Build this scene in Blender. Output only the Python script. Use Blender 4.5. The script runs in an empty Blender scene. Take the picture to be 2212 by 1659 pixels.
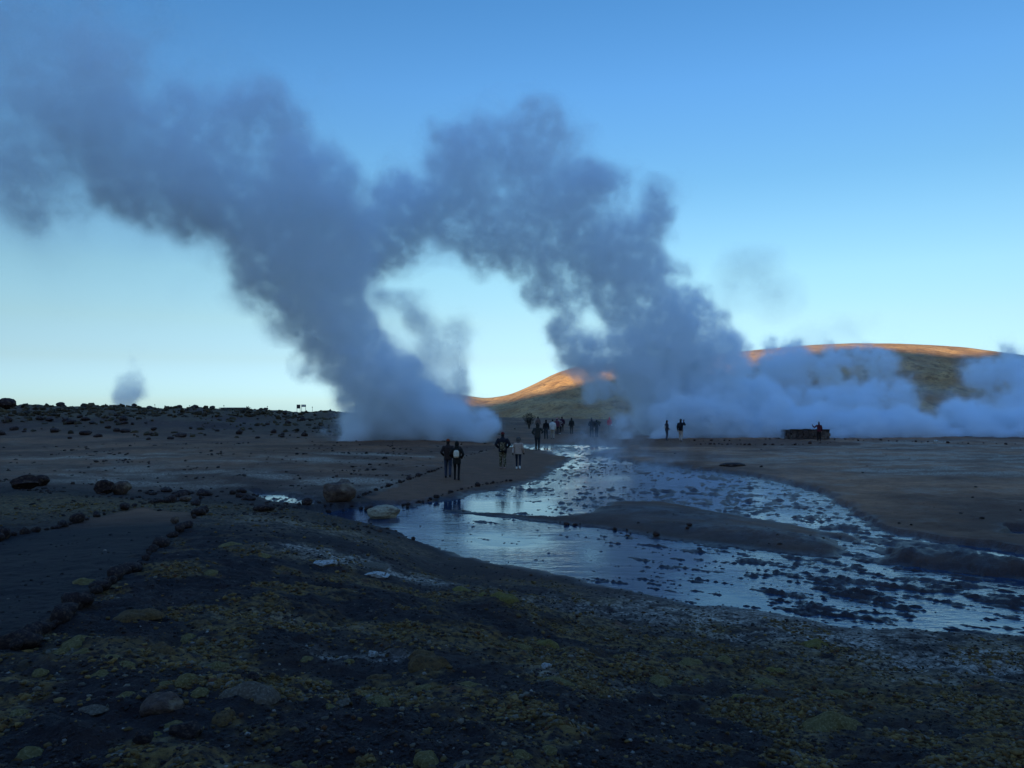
import bpy, math, random
import numpy as np
from mathutils import Vector, Matrix
random.seed(7)
sc = bpy.context.scene
COL = sc.collection

# ---------------------------------------------------------------- camera, sky, sun, exposure
CAM_H, F, HZ = 3.45, 1700.0, 864.0          # eye height, focal length and horizon row for a frame 2212 wide
cd = bpy.data.cameras.new('camera'); cam = bpy.data.objects.new('camera', cd); COL.objects.link(cam)
cd.sensor_width = 36; cd.lens = 36*F/2212; cd.clip_end = 30000; cd.clip_start = .1
cam.location = (0, 0, CAM_H); cam.rotation_euler = (math.radians(90) + math.atan((HZ-829.5)/F), 0, 0)
sc.camera = cam

SUN_EL, SUN_AZ = math.radians(5.5), math.radians(200)      # azimuth clockwise from +Y: low behind the camera, a little to the left
w = bpy.data.worlds.new('World'); sc.world = w; w.use_nodes = True
nt = w.node_tree; bg = nt.nodes['Background']
sky = nt.nodes.new('ShaderNodeTexSky'); sky.sky_type = 'NISHITA'; sky.sun_disc = False
sky.sun_elevation = SUN_EL; sky.sun_rotation = SUN_AZ
sky.altitude = 4300; sky.ozone_density = 2.0; sky.air_density = 1.6; sky.dust_density = 0.15
tc = nt.nodes.new('ShaderNodeTexCoord'); sx = nt.nodes.new('ShaderNodeSeparateXYZ')
nt.links.new(tc.outputs['Generated'], sx.inputs[0])
rp = nt.nodes.new('ShaderNodeValToRGB'); nt.links.new(sx.outputs[2], rp.inputs[0])
cr = rp.color_ramp
SKY = [(0.0, (1, 1, 1)), (1.0, (1, 1, 1))]
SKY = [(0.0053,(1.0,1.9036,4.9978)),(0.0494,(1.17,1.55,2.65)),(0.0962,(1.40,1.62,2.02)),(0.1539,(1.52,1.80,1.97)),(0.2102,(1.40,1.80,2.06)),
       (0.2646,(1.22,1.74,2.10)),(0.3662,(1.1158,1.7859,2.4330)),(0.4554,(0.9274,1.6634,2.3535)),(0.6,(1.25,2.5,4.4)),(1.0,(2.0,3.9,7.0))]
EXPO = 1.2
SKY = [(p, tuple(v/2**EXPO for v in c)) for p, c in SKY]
cr.elements[0].position = SKY[0][0]; cr.elements[0].color = (*SKY[0][1], 1)
cr.elements[1].position = SKY[-1][0]; cr.elements[1].color = (*SKY[-1][1], 1)
for p, c in SKY[1:-1]:
    e = cr.elements.new(p); e.color = (*c, 1)
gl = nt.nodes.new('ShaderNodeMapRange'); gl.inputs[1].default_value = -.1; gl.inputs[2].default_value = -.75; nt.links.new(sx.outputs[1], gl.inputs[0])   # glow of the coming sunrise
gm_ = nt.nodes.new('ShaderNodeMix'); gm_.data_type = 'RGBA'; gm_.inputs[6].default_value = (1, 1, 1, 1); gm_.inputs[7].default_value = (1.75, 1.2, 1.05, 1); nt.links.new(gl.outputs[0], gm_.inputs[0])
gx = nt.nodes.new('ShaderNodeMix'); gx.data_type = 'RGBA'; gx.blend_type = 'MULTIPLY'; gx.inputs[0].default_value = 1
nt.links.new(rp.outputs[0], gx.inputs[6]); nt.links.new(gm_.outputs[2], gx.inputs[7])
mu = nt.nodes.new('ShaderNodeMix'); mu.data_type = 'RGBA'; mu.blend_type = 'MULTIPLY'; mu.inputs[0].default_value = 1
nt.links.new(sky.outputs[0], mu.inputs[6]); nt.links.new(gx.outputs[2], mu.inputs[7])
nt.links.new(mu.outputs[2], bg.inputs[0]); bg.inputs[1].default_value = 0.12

sl = bpy.data.lights.new('sun', 'SUN'); sun = bpy.data.objects.new('sun', sl); COL.objects.link(sun)
sl.energy = 5.0; sl.angle = math.radians(0.53); sl.color = (1.0, 0.79, 0.48)
sdir = Vector((math.sin(SUN_AZ)*math.cos(SUN_EL), math.cos(SUN_AZ)*math.cos(SUN_EL), math.sin(SUN_EL)))
sun.rotation_euler = sdir.to_track_quat('Z', 'Y').to_euler(); sun.location = (0, -20, 60)

sc.view_settings.view_transform = 'Standard'; sc.view_settings.look = 'None'
sc.view_settings.exposure = EXPO; sc.view_settings.gamma = 1.0; sc.view_settings.use_curve_mapping = False
cy = sc.cycles
sc.render.engine = 'CYCLES'
cy.use_denoising = True; cy.denoiser = 'OPENIMAGEDENOISE'
cy.max_bounces = 16; cy.volume_bounces = 14; cy.diffuse_bounces = 2; cy.glossy_bounces = 2; cy.transparent_max_bounces = 12
cy.volume_step_rate = 1.5; cy.volume_max_steps = 512; cy.use_fast_gi = False
cy.use_adaptive_sampling = True; cy.adaptive_threshold = 0.008; cy.adaptive_min_samples = 24

# ---------------------------------------------------------------- helpers
def lat(px, d): return (px-1106)/F*d
def flat(px, py, z=0.0):
    d = (CAM_H-z)*F/(py-HZ); return lat(px, d), d
def pix_to(px, py, d): return Vector((lat(px, d), d, CAM_H-(py-HZ)/F*d))

_rng = np.random.RandomState(3)
_P = _rng.permutation(1024); _P = np.concatenate([_P, _P, _P])
_G2 = np.stack([np.cos(_rng.rand(1024)*6.2832), np.sin(_rng.rand(1024)*6.2832)], 1)
_a = _rng.rand(1024)*6.2832; _G2 = np.stack([np.cos(_a), np.sin(_a)], 1)
def perlin2(x, y):
    xi = np.floor(x).astype(np.int64); yi = np.floor(y).astype(np.int64)
    xf = x-xi; yf = y-yi; xi &= 1023; yi &= 1023
    u = xf*xf*xf*(xf*(xf*6-15)+10); v = yf*yf*yf*(yf*(yf*6-15)+10)
    def g(ix, iy, dx, dy):
        h = _P[_P[ix & 1023]+(iy & 1023)]; gg = _G2[h]; return gg[..., 0]*dx+gg[..., 1]*dy
    a = g(xi, yi, xf, yf); b = g(xi+1, yi, xf-1, yf); c = g(xi, yi+1, xf, yf-1); d = g(xi+1, yi+1, xf-1, yf-1)
    return (a+u*(b-a))+v*((c+u*(d-c))-(a+u*(b-a)))
def fbm2(x, y, scale, octv=4, seed=0, gain=.5, ridge=False):
    x = np.asarray(x, float)/scale+seed*17.31; y = np.asarray(y, float)/scale-seed*9.77
    s = 0; a = 1; t = 0
    for i in range(octv):
        n = perlin2(x, y)
        if ridge: n = 1-2*np.abs(n)*1.4
        s = s+a*n; t += a; a *= gain; x = x*2.03+5.2; y = y*2.03+1.7
    return s/t*(1.0 if ridge else 1.5)
def sstep(a, b, x):
    t = np.clip((x-a)/(b-a), 0, 1); return t*t*(3-2*t)

def tag(o, label=None, cat=None, group=None, kind=None):
    if label: o['label'] = label
    if cat: o['category'] = cat
    if group: o['group'] = group
    if kind: o['kind'] = kind
    return o
def mesh_obj(name, verts, faces, mat=None, parent=None, smooth=True):
    me = bpy.data.meshes.new(name)
    me.from_pydata([tuple(v) for v in verts], [], [tuple(f) for f in faces]); me.update()
    if smooth and len(me.polygons): me.polygons.foreach_set('use_smooth', [True]*len(me.polygons))
    if mat: me.materials.append(mat)
    o = bpy.data.objects.new(name, me); COL.objects.link(o)
    if parent: o.parent = parent
    return o
def np_mesh(name, V, Q, mat, smooth=True, n=4):
    me = bpy.data.meshes.new(name)
    me.vertices.add(len(V)); me.vertices.foreach_set('co', V.astype(np.float32).ravel())
    me.loops.add(Q.size); me.loops.foreach_set('vertex_index', Q.astype(np.int32).ravel())
    me.polygons.add(len(Q)); me.polygons.foreach_set('loop_start', np.arange(len(Q), dtype=np.int32)*n)
    me.polygons.foreach_set('loop_total', np.full(len(Q), n, np.int32))
    me.update(calc_edges=True); me.polygons.foreach_set('use_smooth', np.full(len(Q), smooth))
    if mat: me.materials.append(mat)
    o = bpy.data.objects.new(name, me); COL.objects.link(o); return o
def vattr(o, name, arr):
    a = o.data.color_attributes.new(name, 'FLOAT_COLOR', 'POINT')
    a.data.foreach_set('color', arr.astype(np.float32).ravel())

class Mat:
    """small node-tree builder"""
    def __init__(s, name):
        s.m = bpy.data.materials.new(name); s.m.use_nodes = True; s.t = s.m.node_tree
        s.b = s.t.nodes['Principled BSDF']; s.out = s.t.nodes['Material Output']
        s.b.inputs['Specular IOR Level'].default_value = .25
    def n(s, typ, **k):
        x = s.t.nodes.new(typ)
        for a, b in k.items(): setattr(x, a, b)
        return x
    def l(s, a, b): s.t.links.new(a, b)
    def val(s, i, v):
        if hasattr(v, 'links') or isinstance(v, bpy.types.NodeSocket): s.l(v, i)
        elif isinstance(v, (tuple, list)): i.default_value = (*v, 1) if len(v) == 3 and len(i.default_value) == 4 else v
        else: i.default_value = v
    def mix(s, f, a, b, bt='MIX'):
        x = s.n('ShaderNodeMix', data_type='RGBA', blend_type=bt)
        s.val(x.inputs[0], f); s.val(x.inputs[6], a); s.val(x.inputs[7], b); return x.outputs[2]
    def math(s, op, a, b=0.0, clamp=False):
        x = s.n('ShaderNodeMath', operation=op, use_clamp=clamp); s.val(x.inputs[0], a); s.val(x.inputs[1], b); return x.outputs[0]
    def noise(s, scale, detail=4, rough=.55, vec=None, dist=0):
        x = s.n('ShaderNodeTexNoise'); x.inputs['Scale'].default_value = scale; x.inputs['Detail'].default_value = detail
        x.inputs['Roughness'].default_value = rough; x.inputs['Distortion'].default_value = dist
        s.val(x.inputs['Vector'], vec if vec is not None else s.obj()); return x.outputs[0]
    def obj(s):
        return s.n('ShaderNodeTexCoord').outputs['Object']
    def geo(s): return s.n('ShaderNodeNewGeometry').outputs['Position']
    def rng(s, v, a, b, c=0.0, d=1.0):
        x = s.n('ShaderNodeMapRange'); s.val(x.inputs[0], v)
        for i, q in zip((1, 2, 3, 4), (a, b, c, d)): x.inputs[i].default_value = q
        return x.outputs[0]
    def bump(s, h, dist=.02, strength=1.0):
        x = s.n('ShaderNodeBump'); x.inputs['Distance'].default_value = dist; x.inputs['Strength'].default_value = strength
        s.val(x.inputs['Height'], h); s.l(x.outputs[0], s.b.inputs['Normal'])
    def base(s, c): s.val(s.b.inputs['Base Color'], c)
    def rough(s, r): s.val(s.b.inputs['Roughness'], r)

# ---------------------------------------------------------------- terrain: control heights, then streams cut in
CTRL = [  # column, row, height of the ground seen there
 (1106,1659,1.72),(0,1659,1.85),(2212,1659,1.55),(0,1530,1.72),(550,1540,1.62),(1106,1500,1.35),(1650,1500,.95),(2212,1540,.9),
 (0,1420,1.6),(400,1420,1.5),(800,1420,1.28),(1200,1420,.98),(1500,1400,.58),(1800,1440,.38),(2212,1470,.32),(1800,1385,.14),(1500,1345,.14),
 (0,1300,1.45),(300,1300,1.42),(600,1300,1.27),(880,1290,1.0),(1080,1288,.8),(1180,1300,.32),(1000,1260,.16),(1250,1290,.14),
 (0,1200,1.2),(200,1180,1.18),(430,1110,1.0),(600,1150,1.02),(720,1165,.85),(830,1200,.62),(880,1245,.5),(600,1108,.80),(950,1210,.1),
 (0,1110,.95),(150,1100,.98),(300,1092,.95),(0,1060,.75),(120,1066,.8),(500,1096,.85),
 (300,1056,.22),(450,1062,.12),(600,1062,.08),(720,1075,.12),(50,1040,.35),(800,1075,.12),(880,1060,.15),
 (100,1020,.35),(300,1030,.3),(500,1030,.35),(700,1030,.25),(620,1040,.2),
 (0,975,.3),(300,985,.45),(500,975,.55),(750,985,.45),(900,985,.35),(600,1000,.5),(950,1010,.25),
 (1000,1030,.12),(1100,1010,.1),(1150,985,.12),(1100,965,.1),(900,961,.3),(700,963,.35),(500,962,.45),(250,963,.45),(0,962,.4),
 (1200,945,.12),(1350,940,.12),(1500,950,.12),(1700,955,.15),(1900,955,.15),(2212,960,.1),(1450,985,.15),(1700,990,.2),(2000,1000,.3),(2212,1000,.3),
 (2212,1080,.25),(2000,1080,.25),(1850,1030,.2),(2000,1130,.15),(2212,1170,.15),
 (0,935,.5),(250,935,.5),(500,935,.4),(750,935,.3),(0,905,1.6),(250,905,1.5),(500,905,1.3),(715,905,.9),(900,905,.5),
]
CR = [(0,871,115),(250,878,115),(500,884,115),(715,887,118),(900,893,118),(1150,903,115),(1500,905,118),(1900,905,120),(2212,905,120),(-500,862,115),(2700,905,120)]
P3 = []
for px, py, z in CTRL:
    x, y = flat(px, py, z); P3.append((x, y, z))
for px, py, d in CR:
    p = pix_to(px, py, d); P3.append(tuple(p))
P3 += [(0,1.2,1.85),(-3,1.5,1.9),(3,1.5,1.8),(-6,4,1.9),(6,3,1.6),(-12,8,1.6),(10,6,.8),(12,9,.35),(0,-4,1.9),(-6,-6,2),(6,-6,1.8),(-25,15,1.2),(-20,25,.6),(-40,40,.6),(25,20,.3),(40,40,.3),
       (60,70,.2),(-60,60,.8),(-30,-30,2),(30,-30,1.5)]
for X0, d, z in ((-160,200,.5),(-60,200,.0),(0,200,-.6),(60,200,-.6),(160,200,-.6)): P3.append((X0, d, z))
P3 = np.array(P3)
def _warp(x, y):
    r = np.hypot(x, y)+1.5; return np.stack([2.6*np.arctan2(x, y), np.log(r)], -1)
_K = _warp(P3[:, 0], P3[:, 1])
_D = np.sqrt(((_K[:, None]-_K[None])**2).sum(-1)+.0004)
_W = np.linalg.solve(np.block([[_D+np.eye(len(_D))*.0, np.ones((len(_D), 1))], [np.ones((1, len(_D))), np.zeros((1, 1))]]), np.append(P3[:, 2], 0))
def base_z(x, y):
    q = _warp(x, y); out = np.full(q.shape[:-1], _W[-1])
    for k, wt in zip(_K, _W[:-1]):
        out = out+wt*np.sqrt(((q-k)**2).sum(-1)+.0004)
    return out

WPOLY = [
 [(662,1120),(700,1128),(780,1149),(860,1163),(930,1180),(990,1200),(1100,1217),(1230,1247),(1330,1267),(1430,1290),(1530,1308),(1700,1330),(1850,1355),(2000,1372),(2212,1394),(2700,1465),
  (2700,1320),(2212,1250),(2050,1236),(1930,1217),(1800,1205),(1650,1190),(1500,1173),(1400,1157),(1300,1142),(1200,1131),(1100,1119),(1000,1109),(900,1097),(860,1090),(800,1092),(740,1100)],
 [(1240,986),(1205,1008),(1170,1035),(1100,1053),(1020,1068),(960,1081),(900,1092),(900,1099),(1000,1103),(1100,1109),(1200,1117),(1270,1108),(1330,1082),(1430,1083),(1500,1096),(1620,1117),(1730,1138),(1830,1156),(1890,1178),(1920,1190),
  (2000,1200),(2212,1217),(2700,1270),(2700,1240),(2212,1197),(2100,1180),(2000,1166),(1900,1145),(1850,1125),(1820,1100),(1790,1075),(1730,1052),(1640,1032),(1500,1013),(1380,1001),(1300,985)],
 [(1790,1160),(1890,1180),(1905,1218),(1800,1207),(1840,1190)],
 [(560,1066),(620,1069),(668,1085),(672,1100),(610,1098),(575,1084)],
 [(1075,961),(1260,961),(1345,968),(1285,975),(1250,990),(1205,986),(1190,975),(1120,968)],
 [(2175,1148),(2300,1152),(2300,1166),(2190,1160)],
]
WP = [np.array([flat(*p) for p in poly]) for poly in WPOLY]
def sdf_poly(P, x, y):
    d = np.full(x.shape, 1e9); ins = np.zeros(x.shape, bool); n = len(P)
    for i in range(n):
        ax, ay = P[i]; bx, by = P[(i+1) % n]; ex, ey = bx-ax, by-ay
        t = np.clip(((x-ax)*ex+(y-ay)*ey)/(ex*ex+ey*ey), 0, 1)
        d = np.minimum(d, np.hypot(x-ax-t*ex, y-ay-t*ey))
        c = ((ay > y) != (by > y)) & (x < (bx-ax)*(y-ay)/((by-ay) if by != ay else 1e-9)+ax); ins ^= c
    return np.where(ins, -d, d)
def water_sdf(x, y):
    s = np.full(x.shape, 30.0)
    m = (y > 5) & (y < 70) & (np.abs(x) < 60)
    if m.any():
        xx, yy = x[m], y[m]; wob = fbm2(xx, yy, 1.3, 5, 5, .62)*(.16+.016*yy)
        v = np.full(xx.shape, 30.0)
        for P in WP: v = np.minimum(v, sdf_poly(P, xx, yy))
        s[m] = v+wob
    return s
FD = (.78, -.62)                                           # flow direction
def ground_z(x, y, full=False):
    x = np.asarray(x, float); y = np.asarray(y, float); r = np.hypot(x, y)
    z = base_z(x, y)
    far = sstep(118, 260, r); z = z*(1-far)+far*(-.6)-np.clip(r-122, 0, None)*.024-np.clip(r-150, 0, None)*.010
    s = water_sdf(x, y)
    nearf = 1-sstep(9, 22, y+.4*np.abs(x))
    # rough hummocky ground in the foreground, calmer beyond
    rough = fbm2(x, y, 1.5, 5, 1)*.17*(.35+.65*nearf)
    plates = fbm2(x+.3*fbm2(x, y, .8, 2, 8), y, .55, 4, 2, ridge=True)
    rough = rough+(plates-.45)*.075*nearf
    rough = rough+fbm2(x, y, .12, 3, 3, .6)*.018*(nearf)
    big = fbm2(x, y, 14, 3, 4)*.18*sstep(20, 60, r)*(1-sstep(90, 120, r)*.5)
    ridge = sstep(60, 95, y)*sstep(2, -8, x)
    rough = rough+ridge*(fbm2(x, y, 7, 6, 12, .60)*.85)+(1-nearf)*sstep(12, 25, y)*fbm2(x*.6, y, .7, 4, 13, .6)*.07
    away = sstep(.0, 2.2, s)
    pth = path_mask(x, y)
    rough = rough+fbm2(x*.7, y, .45, 4, 14, .6)*.05*(1-nearf)*sstep(34, 20, y)
    rough = rough*(1-.65*pth)
    zb = z+(rough+big)*(.25+.75*away)
    # banks
    bank = .015+.09*np.clip(s, 0, 1.2)
    zl = np.where(s < 3, np.minimum(np.maximum(zb, bank), bank+1.3*np.clip(s-.15, 0, None)), zb)
    # low brown islands between the two channels
    for (cx, cy_, ax, ay, h) in ISL:
        u = ((x-cx)*FD[0]+(y-cy_)*FD[1])/ax; v = (-(x-cx)*FD[1]+(y-cy_)*FD[0])/ay
        ie = np.exp(-(u*u+v*v))*sstep(0, .5, s); zl = zl+h*ie*(1+.9*fbm2(x, y, .8, 4, 71, .6))+ie*.06*fbm2(x, y, .25, 3, 72, .6)
    # bed: thin water over gravel, streaks of it standing clear of the surface
    u = x*FD[0]+y*FD[1]; v = -x*FD[1]+y*FD[0]
    st = fbm2(u/3.2, v, .55, 5, 6, .62)
    deep = DEEP(x, y)
    st2 = fbm2(u/4.5, v, .15, 4, 7, .6)
    bed = -.018-.028*deep+(.12*st+.16*st2)*(1-.35*deep)+.0*u
    bed = bed-.0015*np.clip(-s, 0, 20)*0
    bars = fbm2(u/4.5, v, 2.1, 3, 9)
    bed = bed+np.clip(bars-.28, 0, 1)*.35*sstep(.15, .7, -s)
    zz = np.where(s < 0, np.minimum(bed, .015+.06*np.clip(-s, 0, 9)+.02), zl)
    zz = np.where(s < 0, zz+(.012)*sstep(-.3, 0, s)*0, zz)
    return (zz, s, nearf, ridge, pth) if full else zz
ISL = []
for (px, py, ax, ay, h) in ((1400,1112,3.2,1.0,.04),(1700,1168,3.6,.8,.09),(2080,1222,3.0,.6,.15)):
    X0, Y0 = flat(px, py); ISL.append((X0, Y0, ax, ay, h))
def DEEP(x, y):
    dd = 0
    for px, py, rx in ((830,1125,4.5),(1050,1170,3.2),(1200,1215,2.2),(1560,1285,1.0),(1060,1085,2.2),(1350,1040,3.0)):
        X0, Y0 = flat(px, py); dd = dd+np.exp(-((x-X0)**2+(y-Y0)**2)/rx**2)
    return np.clip(dd, 0, 1)
# trodden paths, as polygons on the ground (column, row, height)
PATHS = [
 [(-300,1250,1.4),(0,1167,1.15),(180,1132,1.0),(300,1100,.97),(430,1104,1.0),(395,1150,1.05),(330,1205,1.15),(230,1285,1.3),(130,1345,1.42),(20,1410,1.55),(-200,1500,1.7)],
 [(795,1073,.12),(850,1050,.18),(910,1030,.2),(965,1008,.25),(1010,985,.3),(1060,970,.15),(1105,962,.1),(1150,955,.1),(1190,945,.1),(1400,935,.1),(1480,935,.1),(1480,950,.1),(1400,952,.1),(1230,965,.1),(1190,985,.1),(1185,1020,.1),(1110,1037,.1),(1050,1047,.1),(980,1062,.1),(930,1077,.1),(865,1092,.1)],
 [(1380,952,.1),(1700,950,.12),(1860,957,.12),(1860,962,.12),(1700,968,.12),(1380,966,.1)],
]
PP = [np.array([flat(*p) for p in poly]) for poly in PATHS]
def path_mask(x, y):
    m = np.zeros(x.shape)
    sel = (y > 2) & (y < 85) & (np.abs(x) < 40)
    if sel.any():
        v = np.full(x[sel].shape, 9.0)
        for P in PP: v = np.minimum(v, sdf_poly(P, x[sel], y[sel]))
        m[sel] = 1-sstep(-.15, .15, v+fbm2(x[sel], y[sel], .9, 4, 21, .6)*.45)
    return m

# polar sheet of ground, finest where the eye is
def rows():
    r = [.3, .7, 1.2, 1.7, 2.2, 2.6]
    while r[-1] < 8500:
        q = r[-1]
        r.append(q+(max(.028, q*q/3300) if q < 160 else q*.06))
    return np.array(r)
R = rows()
TH = np.concatenate([np.arange(-180, -42, 3.), np.arange(-42, 42, .115), np.arange(42, 180, 3.)])*math.pi/180
RR, TT = np.meshgrid(R, TH, indexing='ij')
GX, GY = RR*np.sin(TT), RR*np.cos(TT)
GZ, GS, GN, GR, GP = ground_z(GX, GY, True)
nr, nt_ = RR.shape
i = np.arange(nr-1)[:, None]; j = np.arange(nt_)[None]
j2 = (j+1) % nt_
Q = np.stack([i*nt_+j+0*j2, i*nt_+j2, (i+1)*nt_+j2, (i+1)*nt_+j+0*j2], -1).reshape(-1, 4)

# hand-placed patches: (column, row, height, radius m, strength)
def blobs(lst, x, y, stretch=1.0):
    m = np.zeros(x.shape)
    for px, py, z, rx, ry, k in lst:
        X0, Y0 = flat(px, py, z); m = np.maximum(m, k*np.exp(-(((x-X0)/rx)**2+((y-Y0)/ry)**2)))
    return m
crust = blobs([(695,1210,.85,.55,.6,2.4),(860,1245,.55,1.2,.6,2.0),(760,1235,.7,.8,.4,1.4),(1550,1320,.15,2.6,1.2,1.3),(1800,1370,.15,2.2,.9,1.4),(2100,1420,.3,1.6,.7,1.4),(1400,1300,.15,1.6,.8,.7),
   (720,1430,1.3,.22,.2,.8),(1250,1460,1.1,.5,.2,.6),(810,1415,1.3,.3,.16,.8),(560,1330,1.3,.9,.25,.35),(1950,1480,.4,.9,.35,.7),(2150,1540,.6,.5,.3,.6),
   (250,985,.45,5,2.5,.6),(120,1020,.35,6,3,.55),(600,990,.5,5,2,.6),(830,980,.4,4,1.5,.65),(900,985,.35,3,1.5,.6),(400,1030,.3,8,3,.45),(700,1035,.25,5,2.5,.45),
   (800,1050,.15,3,1.5,.4),(2050,985,.3,9,5,1.5),(1950,960,.2,12,6,.9),(2212,1010,.3,8,4,1.1),(640,1130,.85,2.5,1.2,.5),(1700,975,.15,5,3,.3),(1150,975,.12,3,2,.5)], GX, GY)
n1 = fbm2(GX, GY, 1.2, 5, 31); n2 = fbm2(GX, GY, .35, 4, 32, .6); n3 = fbm2(GX*.35, GY, 2.0, 5, 33, .6)
crust = np.clip(crust*np.where(GY > 20, .25+2.3*sstep(-.10, .30, n3)+.4*n1, .55+1.6*n2+.6*n1), 0, 1)
moss = sstep(-.05, .22, fbm2(GX, GY, 1.1, 4, 41)+.30*n2)*GN
moss = moss+blobs([(130,1085,.95,6,3,1.2),(640,1120,.9,2.5,.9,.9),(1150,1285,.8,1.3,.35,1.5),(1350,1360,.6,1.0,.35,1.3),(1900,1480,.4,1.6,.7,1.2),(2050,1560,.6,1.3,.8,1.3),(1100,1400,1.1,1.2,.5,1.0),(300,1420,1.5,.8,.5,.9),(1450,1390,.55,1.2,.4,1.2)], GX, GY)
moss = moss+GR*sstep(.0, .5, fbm2(GX, GY, 9, 3, 42)+.35*sstep(880, 1, 1))*.8+.8*GR*sstep(1.1, 2.0, GZ)*sstep(-.2, .2, n1)
moss = np.clip(moss, 0, 1)*(1-GP)*sstep(.1, .8, GS)
crust = crust*(1-GP)*sstep(.0, .3, GS)
tan = np.clip(sstep(8, 30, GY-.0)*sstep(-2, 12, GX-.25*GY+8)*.9+.6*sstep(22, 38, GY), 0, 1)*(1-GR)      # pale brown sinter flat to the right
wet = 1-sstep(.03, .55, GS)
for (cx, cy_, ax, ay, h) in ISL:
    u_ = ((GX-cx)*FD[0]+(GY-cy_)*FD[1])/ax; v_ = (-(GX-cx)*FD[1]+(GY-cy_)*FD[0])/ay
    wet = np.maximum(wet, np.clip(.75+.9*fbm2(GX, GY, .9, 4, 73), 0, .95)*np.exp(-.45*(u_*u_+v_*v_))*(np.abs(u_) < 2.6))
ground_masks = np.stack([moss, crust, GP, wet], -1).reshape(-1, 4)
tone = np.stack([tan, GN, GR, np.clip(.5+.5*fbm2(GX, GY, 6, 4, 50), 0, 1)], -1).reshape(-1, 4)

g = Mat('ground_soil')
am = g.n('ShaderNodeVertexColor', layer_name='masks'); at_ = g.n('ShaderNodeVertexColor', layer_name='tone')
s1 = g.n('ShaderNodeSeparateColor'); g.l(am.outputs[0], s1.inputs[0]); s2 = g.n('ShaderNodeSeparateColor'); g.l(at_.outputs[0], s2.inputs[0])
pos = g.geo()
nf = g.noise(14, 6, .65, pos); nm = g.noise(2.2, 6, .6, pos); nff = g.noise(60, 4, .6, pos)
soil = g.mix(g.rng(nm, .35, .65), (.0125, .0048, .0030), (.030, .0120, .0072))
soil = g.mix(g.rng(nff, .5, .8), soil, (.050, .030, .022))
brown = g.mix(g.rng(nm, .35, .65), (.33, .125, .048), (.50, .205, .088))
nl = g.noise(.16, 6, .62, pos); brown = g.mix(g.rng(nl, .42, .60), (.19, .075, .033), brown); brown = g.mix(g.rng(g.noise(.45, 6, .68, pos), .55, .66), brown, (.36, .19, .105))
brown = g.mix(g.rng(g.noise(6, 5, .7, pos), .58, .70), brown, (.085, .034, .018))
red = g.mix(g.rng(nm, .4, .6), (.075, .030, .018), (.11, .045, .028))
c = g.mix(s2.outputs[0], soil, brown); c = g.mix(s2.outputs[2], c, red)
gray = g.mix(g.rng(nm, .3, .7), (.016, .0078, .0055), (.025, .0125, .0085))
midp = g.mix(g.rng(nm, .3, .7), (.15, .058, .024), (.23, .090, .038))
c = g.mix(s1.outputs[2], c, g.mix(g.rng(s2.outputs[1], .02, .30), midp, gray))
mossc = g.mix(g.rng(nf, .35, .65), (.095, .042, .008), (.20, .10, .024))
mossc = g.mix(g.rng(g.noise(5, 3, .6, pos), .52, .66), mossc, (.18, .11, .045))
mossc = g.mix(g.rng(g.noise(3.1, 3, .5, pos), .62, .7), mossc, (.12, .035, .008))
mm = g.math('MULTIPLY', s1.outputs[0], g.rng(nf, .38, .56))
c = g.mix(mm, c, mossc)
cc = g.mix(g.rng(nf, .35, .65), (.20, .13, .075), (.55, .42, .30))
cm = g.math('MULTIPLY', s1.outputs[1], g.rng(nf, .34, .60))
cc = g.mix(s2.outputs[1], g.mix(.35, cc, (.55, .32, .17)), cc)
c = g.mix(cm, c, cc)
c = g.mix(g.math('MULTIPLY', am.outputs[1], .65), c, (.028, .013, .009))
g.base(c)
g.rough(g.mix(am.outputs[1], (.9, .9, .9), (.42, .42, .42)))
hh = g.math('ADD', g.math('MULTIPLY', nf, .6), g.math('MULTIPLY', nff, .25))
g.bump(hh, .05, .9)
ground = np_mesh('ground', np.stack([GX, GY, GZ], -1).reshape(-1, 3), Q, g.m)
vattr(ground, 'masks', ground_masks); vattr(ground, 'tone', tone)
tag(ground, kind='structure')

# water: one sheet at z = 0, only along the streams
rw = np.geomspace(8, 72, 260); tw = np.arange(-20, 44, .25)*math.pi/180
A, B = np.meshgrid(rw, tw, indexing='ij'); WX, WY = A*np.sin(B), A*np.cos(B)
ws = water_sdf(WX, WY) < .9
keep = ws[:-1, :-1] | ws[1:, :-1] | ws[:-1, 1:] | ws[1:, 1:]
ii, jj = np.nonzero(keep); n_ = len(tw)
QW = np.stack([ii*n_+jj, ii*n_+jj+1, (ii+1)*n_+jj+1, (ii+1)*n_+jj], -1)
used = np.unique(QW); remap = np.full(WX.size, -1); remap[used] = np.arange(len(used))
m = Mat('stream_water')
m.base((.012, .034, .064)); m.rough(.04); m.b.inputs['IOR'].default_value = 1.38; m.b.inputs['Specular IOR Level'].default_value = .5
mp = m.n('ShaderNodeMapping'); m.l(m.geo(), mp.inputs[0]); mp.inputs['Rotation'].default_value = (0, 0, math.radians(40)); mp.inputs['Scale'].default_value = (.35, 1.0, 1)
rip = m.math('ADD', m.math('MULTIPLY', m.noise(3.0, 3, .5, mp.outputs[0]), 1.0), m.math('MULTIPLY', m.noise(14, 3, .55, mp.outputs[0]), .35))
calm = m.rng(m.noise(.22, 2, .5, m.geo()), .42, .60)
m.bump(m.math('MULTIPLY', rip, m.rng(calm, 0, 1, .15, 1.0)), .035, 1.0)
water = np_mesh('stream_water', np.stack([WX, WY, WX*0], -1).reshape(-1, 3)[used], remap[QW], m.m)
tag(water, kind='structure')

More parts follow.
